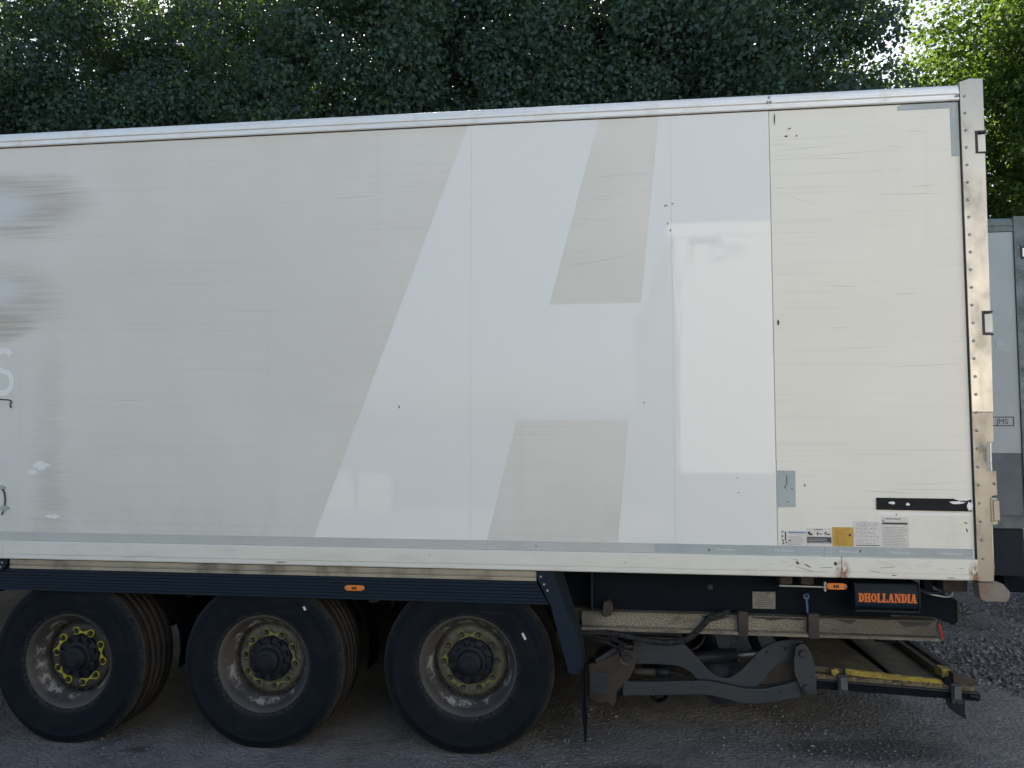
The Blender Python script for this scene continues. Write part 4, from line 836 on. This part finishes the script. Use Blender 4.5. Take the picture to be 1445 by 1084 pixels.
for x, z in [(1.442, 0.455), (2.082, 0.428)]:
    cl = part(MB().prism([(x - .030, z + .048), (x + .026, z + .050), (x + .026, z - .040), (x + .032, z - .044), (x + .032, z - .066), (x - .030, z - .064)], 0.325, 0.347), 'clamp', M['lift_grey'], 0.003, plat)
    part(MB().box(x - .020, x + .020, 0.31, 0.325, z - .035, z + .038), 'clamp_face', M['flange_grey'], 0.003, plat)
    part(MB().prism([(x - .062, z + .066), (x - .03, z + .078), (x - .012, z + .058), (x - .035, z + .030), (x - .055, z + .040)], 0.35, 0.375), 'clamp_ear', M['yellow' if x < 2 else 'chassis'], 0.003, plat)
    part(MB().lathe([(0, -.01), (.008, -.008), (.009, 0)], 10, (x + .004, 0.327, z - .055)), 'bolt', M['rusty'], 0, plat)
part(MB().prism(curve2([(2.03, 0.385), (2.035, 0.345), (2.06, 0.315), (2.10, 0.288), (2.135, 0.268)], 4) + curve2([(2.138, 0.272), (2.132, 0.32), (2.134, 0.39)], 3), 0.345, 0.357), 'spur', M['hub'], 0.001, plat)
part(MB().tube([(2.17, .37, .40), (2.224, .36, .393)], .016, 10), 'channel_end', M['hub'], 0, plat)

# ------------------------------------------------------------------ second trailer, parked behind
Y2 = 3.0
U = empty('semi_trailer', (1.0, Y2 + 1.275, 0.07)); tag(U, 'white box trailer parked behind, shade put into its grey colour, its rear edge at the right border', 'trailer')
def part2(mb, name, mat, bevel=0.0, parent=U, smooth=False): return part(mb, name, mat, bevel, parent, smooth)
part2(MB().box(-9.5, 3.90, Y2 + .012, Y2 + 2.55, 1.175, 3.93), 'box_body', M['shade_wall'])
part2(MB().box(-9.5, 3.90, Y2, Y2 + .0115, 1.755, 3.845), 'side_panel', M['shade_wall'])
part2(MB().box(-9.5, 3.90, Y2 - .002, Y2 + .0115, 1.175, 1.7535), 'kick_band', M['grey_band'])
part2(MB().extr([(Y2 - .012, 3.848), (Y2 - .012, 3.87), (Y2 - .006, 3.872), (Y2 - .006, 3.90), (Y2 - .012, 3.905), (Y2 - .012, 3.955), (Y2 + .02, 3.982), (Y2 + .15, 3.985), (Y2 + .15, 3.93), (Y2 + .02, 3.848)], -9.5, 3.90), 'top_rail', M['post_dull'])
part2(MB().box(-9.5, 3.90, Y2 + .15, Y2 + 2.55, 3.931, 3.975), 'roof', M['shade_wall'])
part2(MB().box(-9.5, 3.92, Y2 - .02, Y2 + .05, 1.06, 1.172), 'bottom_rail', M['post_dull'], .002)
part2(MB().box(3.903, 4.11, Y2 - .018, Y2 + .14, 1.07, 3.99), 'rear_corner_post', M['post_dull'], .002)
part2(MB().box(4.0, 4.06, Y2 + .15, Y2 + 2.5, 1.2, 3.93), 'rear_door', M['shade_wall'])
part2(MB().box(3.955, 3.997, Y2 - .024, Y2 - .017, 3.58, 3.70), 'hinge', M['seal']); part2(MB().box(3.968, 4.0, Y2 - .028, Y2 - .020, 3.60, 3.68), 'hinge', M['alu'])
for i in range(26): inst('rivet', rv_m, U, Vector((3.935, Y2 - .018, 3.90 - i * .104)) - U.location)
part2(MB().box(3.60, 3.835, Y2 - .004, Y2, 2.71, 2.745), 'old_sticker', M['tape']); part2(MB().box(3.71, 3.80, Y2 - .0045, Y2, 2.75, 2.80), 'old_sticker', M['tape'])
ts = text_mesh('sticker_print', 'JMS', M['black_print'], 0.07, (0, 0, 0), U); ts.location = Vector((3.69, Y2 - .003, 2.025)) - U.location
q = MB()
for x0, x1, z0, z1 in [(3.6, 3.845, 2.085, 2.094), (3.6, 3.845, 2.005, 2.014), (3.837, 3.845, 2.014, 2.085)]: q.box(x0, x1, Y2 - .003, Y2 + .001, z0, z1)
part2(q, 'sticker_frame', M['black_print'])
for y in (Y2 + .75, Y2 + 1.65): part2(MB().box(-8.5, 3.8, y, y + .12, .75, 1.05), 'chassis_beam', M['chassis'])
part2(MB().box(-6.5, 0.2, Y2 + .03, Y2 + .06, .50, 1.05), 'guard_light_block', M['chassis'])  # added sheet, blocks sky light passing under this trailer
part2(MB().box(3.75, 3.95, Y2 + .1, Y2 + 2.4, .45, .60), 'underrun_bar', M['chassis'], .01)
part2(MB().box(3.80, 3.99, Y2 + .06, Y2 + .50, .80, .95), 'tail_lamp', M['red'], .02)
part2(MB().box(3.6, 3.9, Y2 + .03, Y2 + .06, .62, 1.05), 'mud_flap', M['flap'])
for x in (-2.3, -1.0, 0.3, 1.6):
    for side in (0, 1):
        if x < -2: continue
        w = empty('wheel', Vector((x + .7, Y2 + 2.55 * side, 0.58)) - U.location, U); w.rotation_euler = (0, 0, math.pi * side)
        for key, nm in (('sidewall', 'sidewall'), ('tread', 'tread'), ('rim', 'rim'), ('flange_dark', 'wheel_flange')): inst(nm, WM[key], w, (0, 0, 0))
part2(MB().box(-7.2, -7.0, Y2 + .6, Y2 + .8, 0.07, 1.05), 'landing_leg', M['chassis'], .01); part2(MB().box(-7.2, -7.0, Y2 + 1.75, Y2 + 1.95, 0.07, 1.05), 'landing_leg', M['chassis'], .01)

# ------------------------------------------------------------------ trees
def leaf_mat(name, dark, light, trans, tw=0.5):
    k = Mat(name, dark, 0.65, 0, 0.12); g = k.n('ShaderNodeNewGeometry')
    c = k.mix(g.outputs['Random Per Island'], dark, light); k.color(c)
    tr = k.n('ShaderNodeBsdfTranslucent'); k.set(tr.inputs[0], trans)
    mx = k.n('ShaderNodeMixShader'); mx.inputs[0].default_value = tw
    k.nt.links.new(k.b.outputs[0], mx.inputs[1]); k.nt.links.new(tr.outputs[0], mx.inputs[2]); k.nt.links.new(mx.outputs[0], k.nt.nodes['Material Output'].inputs[0])
    return k.m
M['leaf'] = leaf_mat('leaf_green_veiled', (0.052, 0.088, 0.080), (0.068, 0.108, 0.092), (0.15, 0.26, 0.04), 0.25)  # green lifted and blued so the foliage carries the glare veil
M['leaf_sunlit'] = leaf_mat('leaf_green_sunlit', (0.040, 0.078, 0.030), (0.085, 0.135, 0.045), (0.20, 0.32, 0.035), 0.36)  # sunlit copy of the foliage, sunlight painted as a brighter, yellower green
M['bark'] = grimy('bark', (0.06, 0.05, 0.04), (0.03, 0.027, 0.024), 0.9, scale=6, amount=0.8, bump=.6)
LEAF = np.array([(0, 0, 0), (0.40, 0.42, 0.06), (0.0, 1.0, -0.12), (-0.40, 0.42, 0.06)])
def leaves(name, mat, parent, cents, rads, per, size, axis_xy, seed):
    rng = np.random.default_rng(seed); n = len(cents) * per
    d = rng.normal(size=(n, 3)); d /= np.linalg.norm(d, axis=1)[:, None]
    d[:, 2] = d[:, 2] * 0.75 + 0.12
    rr_ = np.repeat(rads, per) * (0.35 + 0.65 * rng.random(n) ** 0.5)
    P = np.repeat(cents, per, 0) + d * rr_[:, None]
    nrm = d * 0.7 + rng.normal(size=(n, 3)) * 0.55 + np.array([0, 0, 0.55]); nrm /= np.linalg.norm(nrm, axis=1)[:, None]
    up = d * 0.6 + rng.normal(size=(n, 3)) * 0.6 + np.array([0, 0, -0.7]); up -= nrm * (up * nrm).sum(1)[:, None]; up /= np.linalg.norm(up, axis=1)[:, None]
    rt = np.cross(up, nrm); s = size * rng.uniform(0.6, 1.35, n)
    k = len(LEAF)
    v = P[:, None] + s[:, None, None] * (LEAF[None, :, 0:1] * rt[:, None] + LEAF[None, :, 1:2] * up[:, None] + LEAF[None, :, 2:3] * nrm[:, None])
    m = bpy.data.meshes.new(name); m.vertices.add(n * k); m.vertices.foreach_set('co', v.reshape(-1)); m.loops.add(n * k); m.loops.foreach_set('vertex_index', np.arange(n * k))
    m.polygons.add(n); m.polygons.foreach_set('loop_start', np.arange(0, n * k, k)); m.polygons.foreach_set('loop_total', np.full(n, k)); m.update(calc_edges=True)
    m.materials.append(mat); o = bpy.data.objects.new(name, m); COL.objects.link(o); o.parent = parent; return o
def tree(x, y, h, rx, ry, label, seed, mat='leaf', z0=3.6, clumps=390, per=330, size=0.098, trunk_r=0.2):
    rng = np.random.default_rng(seed); g = gz(x, y); t = empty('tree', (x, y, g)); tag(t, label, 'tree', 'trees behind the trailers')
    cs = []; rs = []
    while len(cs) < clumps:
        p = rng.normal(size=3); p /= np.linalg.norm(p); rad = rng.random() ** 0.38
        lob = 1 + 0.22 * mnoise.noise((p[0] * 2.1 + seed, p[1] * 2.1, p[2] * 2.1)) + .1 * mnoise.noise((p[0] * 5 + seed, p[1] * 5, p[2] * 5))
        q = p * rad * lob
        zc = z0 + (h - z0) * (0.5 + 0.5 * q[2])
        w = 1.0 if q[2] < 0.2 else 1 - 0.25 * (q[2] - .2)
        cs.append((q[0] * rx * w, q[1] * ry * w, zc)); rs.append(rng.uniform(0.45, 1.0))
    cs = np.array(cs)
    leaves('crown', M[mat], t, cs, np.array(rs), per, size, (x, y), seed)
    b = MB(); pts = [(0, 0, -0.1)]; r = [trunk_r * 1.35]
    for i in range(1, 9):
        z = h * 0.82 * i / 8; pts.append((rng.normal() * .12, rng.normal() * .12, z)); r.append(trunk_r * (1 - 0.85 * i / 8))
    b.tube(pts, r, 10)
    for i in range(14):
        k = rng.integers(2, 8); s = Vector(pts[k]); c = cs[rng.integers(len(cs))]; e = Vector((c[0], c[1], max(c[2], s.z + .4))); mid_ = s.lerp(e, .5) + Vector((0, 0, .25))
        b.tube([s, mid_, e], [r[k] * .55, r[k] * .35, .012], 6)
    tk = b.build('trunk', M['bark'], t, smooth=True)
    return t
tree(-17.5, 12.5, 13.5, 3.4, 2.6, 'dense dark green tree at the far left edge above the trailer roof', 21, clumps=300)
tree(-13.2, 11.3, 14.2, 3.2, 2.5, 'dark leafy tree behind the trailer, above the frontmost visible wheel', 22, clumps=290)
tree(-8.9, 12.2, 13.8, 3.3, 2.6, 'dark leafy tree behind the trailer, above the middle wheel', 23, clumps=310)
tree(-4.7, 11.2, 14.6, 3.2, 2.6, 'dense tree behind the trailer, above the left stroke of the giant letter', 24)
tree(-0.6, 11.8, 14.8, 3.1, 2.6, 'dense green tree behind the trailer, above the top of the giant letter', 25)
tree(3.2, 11.4, 14.0, 3.0, 2.6, 'green tree behind the trailer, above the rear cream panel, left of the sky gap', 26)
tree(9.6, 11.6, 13.4, 3.3, 2.8, 'tree with sunlight put into its yellow-green leaf colour, right of the sky gap, above the second trailer', 27, mat='leaf_sunlit', clumps=420, per=300, size=0.105, z0=2.0)
tree(13.8, 14.5, 14.0, 3.2, 2.8, 'tree beyond the right border of the photo behind the second trailer', 28, clumps=320)
for i, (x, y, h, lab) in enumerate([(-12, 15.5, 15.5, 'tree deep behind the left of the wood, seen through gaps'), (-3, 15.8, 15.5, 'tree deep in the wood behind the letter, seen through gaps'), (6.4, 16.0, 11.2, 'low tree deep behind the sky gap near the trailer rear')]):
    tree(x, y, h, 5.0 if i < 2 else 3.4, 1.8, lab, 40 + i, clumps=(190, 260, 260)[i], per=130, size=.18)
def bush(x, y, w, h, label, seed):
    rng = np.random.default_rng(seed); t = empty('bush', (x, y, gz(x, y))); tag(t, label, 'bush', 'undergrowth behind the trailers')
    p = rng.normal(size=(60, 3)); p /= np.linalg.norm(p, axis=1)[:, None]; p *= rng.random((60, 1)) ** .4
    cs = np.c_[p[:, 0] * w, p[:, 1] * .7, h * (.5 + .5 * p[:, 2])]
    leaves('foliage', M['leaf'], t, cs, rng.uniform(.25, .45, 60), 60, .13, (x, y), seed)
    b = MB()
    for k in range(6): c = cs[rng.integers(60)]; b.tube([(c[0] * .15, 0, -.05), (c[0] * .6, c[1] * .5, c[2] * .6), tuple(c)], [.03, .02, .008], 5)
    b.build('stem', M['bark'], t)
for i, (x_, lab_) in enumerate([(14.0, 'bush beside the trunk beyond the right border of the photo'), (18.5, 'rightmost bush, well beyond the right border')]): bush(x_, 12.5, 2.8, 3.4, lab_, 80 + i)
for i in range(7): bush(-15 + i * 4.2, 9.2 + (i % 2) * .5, 2.3, 2.2 + .4 * (i % 3), ['bush at the far left behind the trailers', 'bush behind the trailer left of the middle wheel', 'bush behind the trailer right of the middle wheel', 'bush behind the trailer at the rear wheel', 'bush behind the tail lift', 'dark bush seen beyond the tail end of the trailer at the right', 'bush beyond the right border behind the second trailer'][i], 60 + i)

# ------------------------------------------------------------------ yard behind the photographer (seen mirrored in the glossy letter)
k = Mat('pale_concrete', (0.36, 0.345, 0.32), 0.85); a = k.noise(.6, 6, .65); k.color(k.mix(k.ramp(a, .35, .7), (0.33, .315, .29), (0.40, .385, .36)))
o = MB().box(-30, 40, -13.9, -8.3, -.15, .03).build('concrete_apron', k.m); tag(o, kind='structure')
H = empty('warehouse', (16, -18, 0)); tag(H, 'tall white clad warehouse mirrored in the right leg of the letter', 'building')
def parth(mb, name, mat, parent=H, bevel=0):
    o = mb.build(name, mat, parent, bevel); p = parent; off = Vector((0, 0, 0))
    while p is not None: off += p.location; p = p.parent
    o.location = -off; return o
clad = Mat('white_cladding', (0.80, 0.79, 0.76), 0.5).m; plinth = Mat('grey_plinth', (0.22, 0.215, 0.21), 0.8).m; trimm = Mat('trim_grey', (.45, .46, .47), .5).m
sign_m = Mat('sign_grey', (.30, .31, .33), .5).m
XL, XRR, YF = 1.33, 26.0, -8.5
for i in range(12):
    x0 = XL + i * (XRR - XL) / 12; parth(MB().box(x0 + .004, x0 + (XRR - XL) / 12 - .004, YF - .08, YF, 1.23, 5.31), 'cladding_panel', clad)
parth(MB().box(XL, XRR, -22, YF - .081, 0.03, 5.25), 'wall', trimm); parth(MB().box(XL - .03, XRR, YF - .09, YF + .03, 0.03, 1.225), 'plinth', plinth)
parth(MB().box(XL - .12, XRR, -22.1, YF + .015, 5.315, 5.54), 'roof_edge', clad)
dr_ = parth(MB().box(9, 13, YF, YF + .06, 0.03, 4.5), 'roller_door', trimm)
for i in range(14): parth(MB().box(9.05, 12.95, YF + .061, YF + .085, .1 + i * .31, .36 + i * .31), 'door_slat', trimm, dr_)
sg = parth(MB().prism([(1.50, 5.29), (2.10, 5.29), (2.10, 5.23), (1.59, 5.23), (1.59, 4.86), (1.50, 4.86)], YF + .01, YF + .06), 'sign_bracket', sign_m)
t = text_mesh('sign_lettering', 'ICMOE', sign_m, 0.40, (0, 0, 0), H, rot=(R(90), 0, R(180)), sx=0.60); t.location = Vector((2.58, YF + .03, 4.90)) - H.location
for i, x in enumerate([-6.2, -5.3]):
    o = MB().prism([(x - .42, 0.03), (x + .42, .03), (x + .36, .9), (x - .36, .9)], -13.2, -12.5).build('concrete_block', k.m, None, .03)
    tag(o, ['pale concrete block, the left of two low shapes mirrored in the letter', 'pale concrete block, the right of two low shapes mirrored in the letter'][i], 'block', 'blocks at the yard edge')

for o_ in bpy.data.objects:
    if o_.name.split('.')[0] in ('print', 'plate_print', 'lamp_print') and o_.type == 'MESH': o_['kind'] = 'stuff'
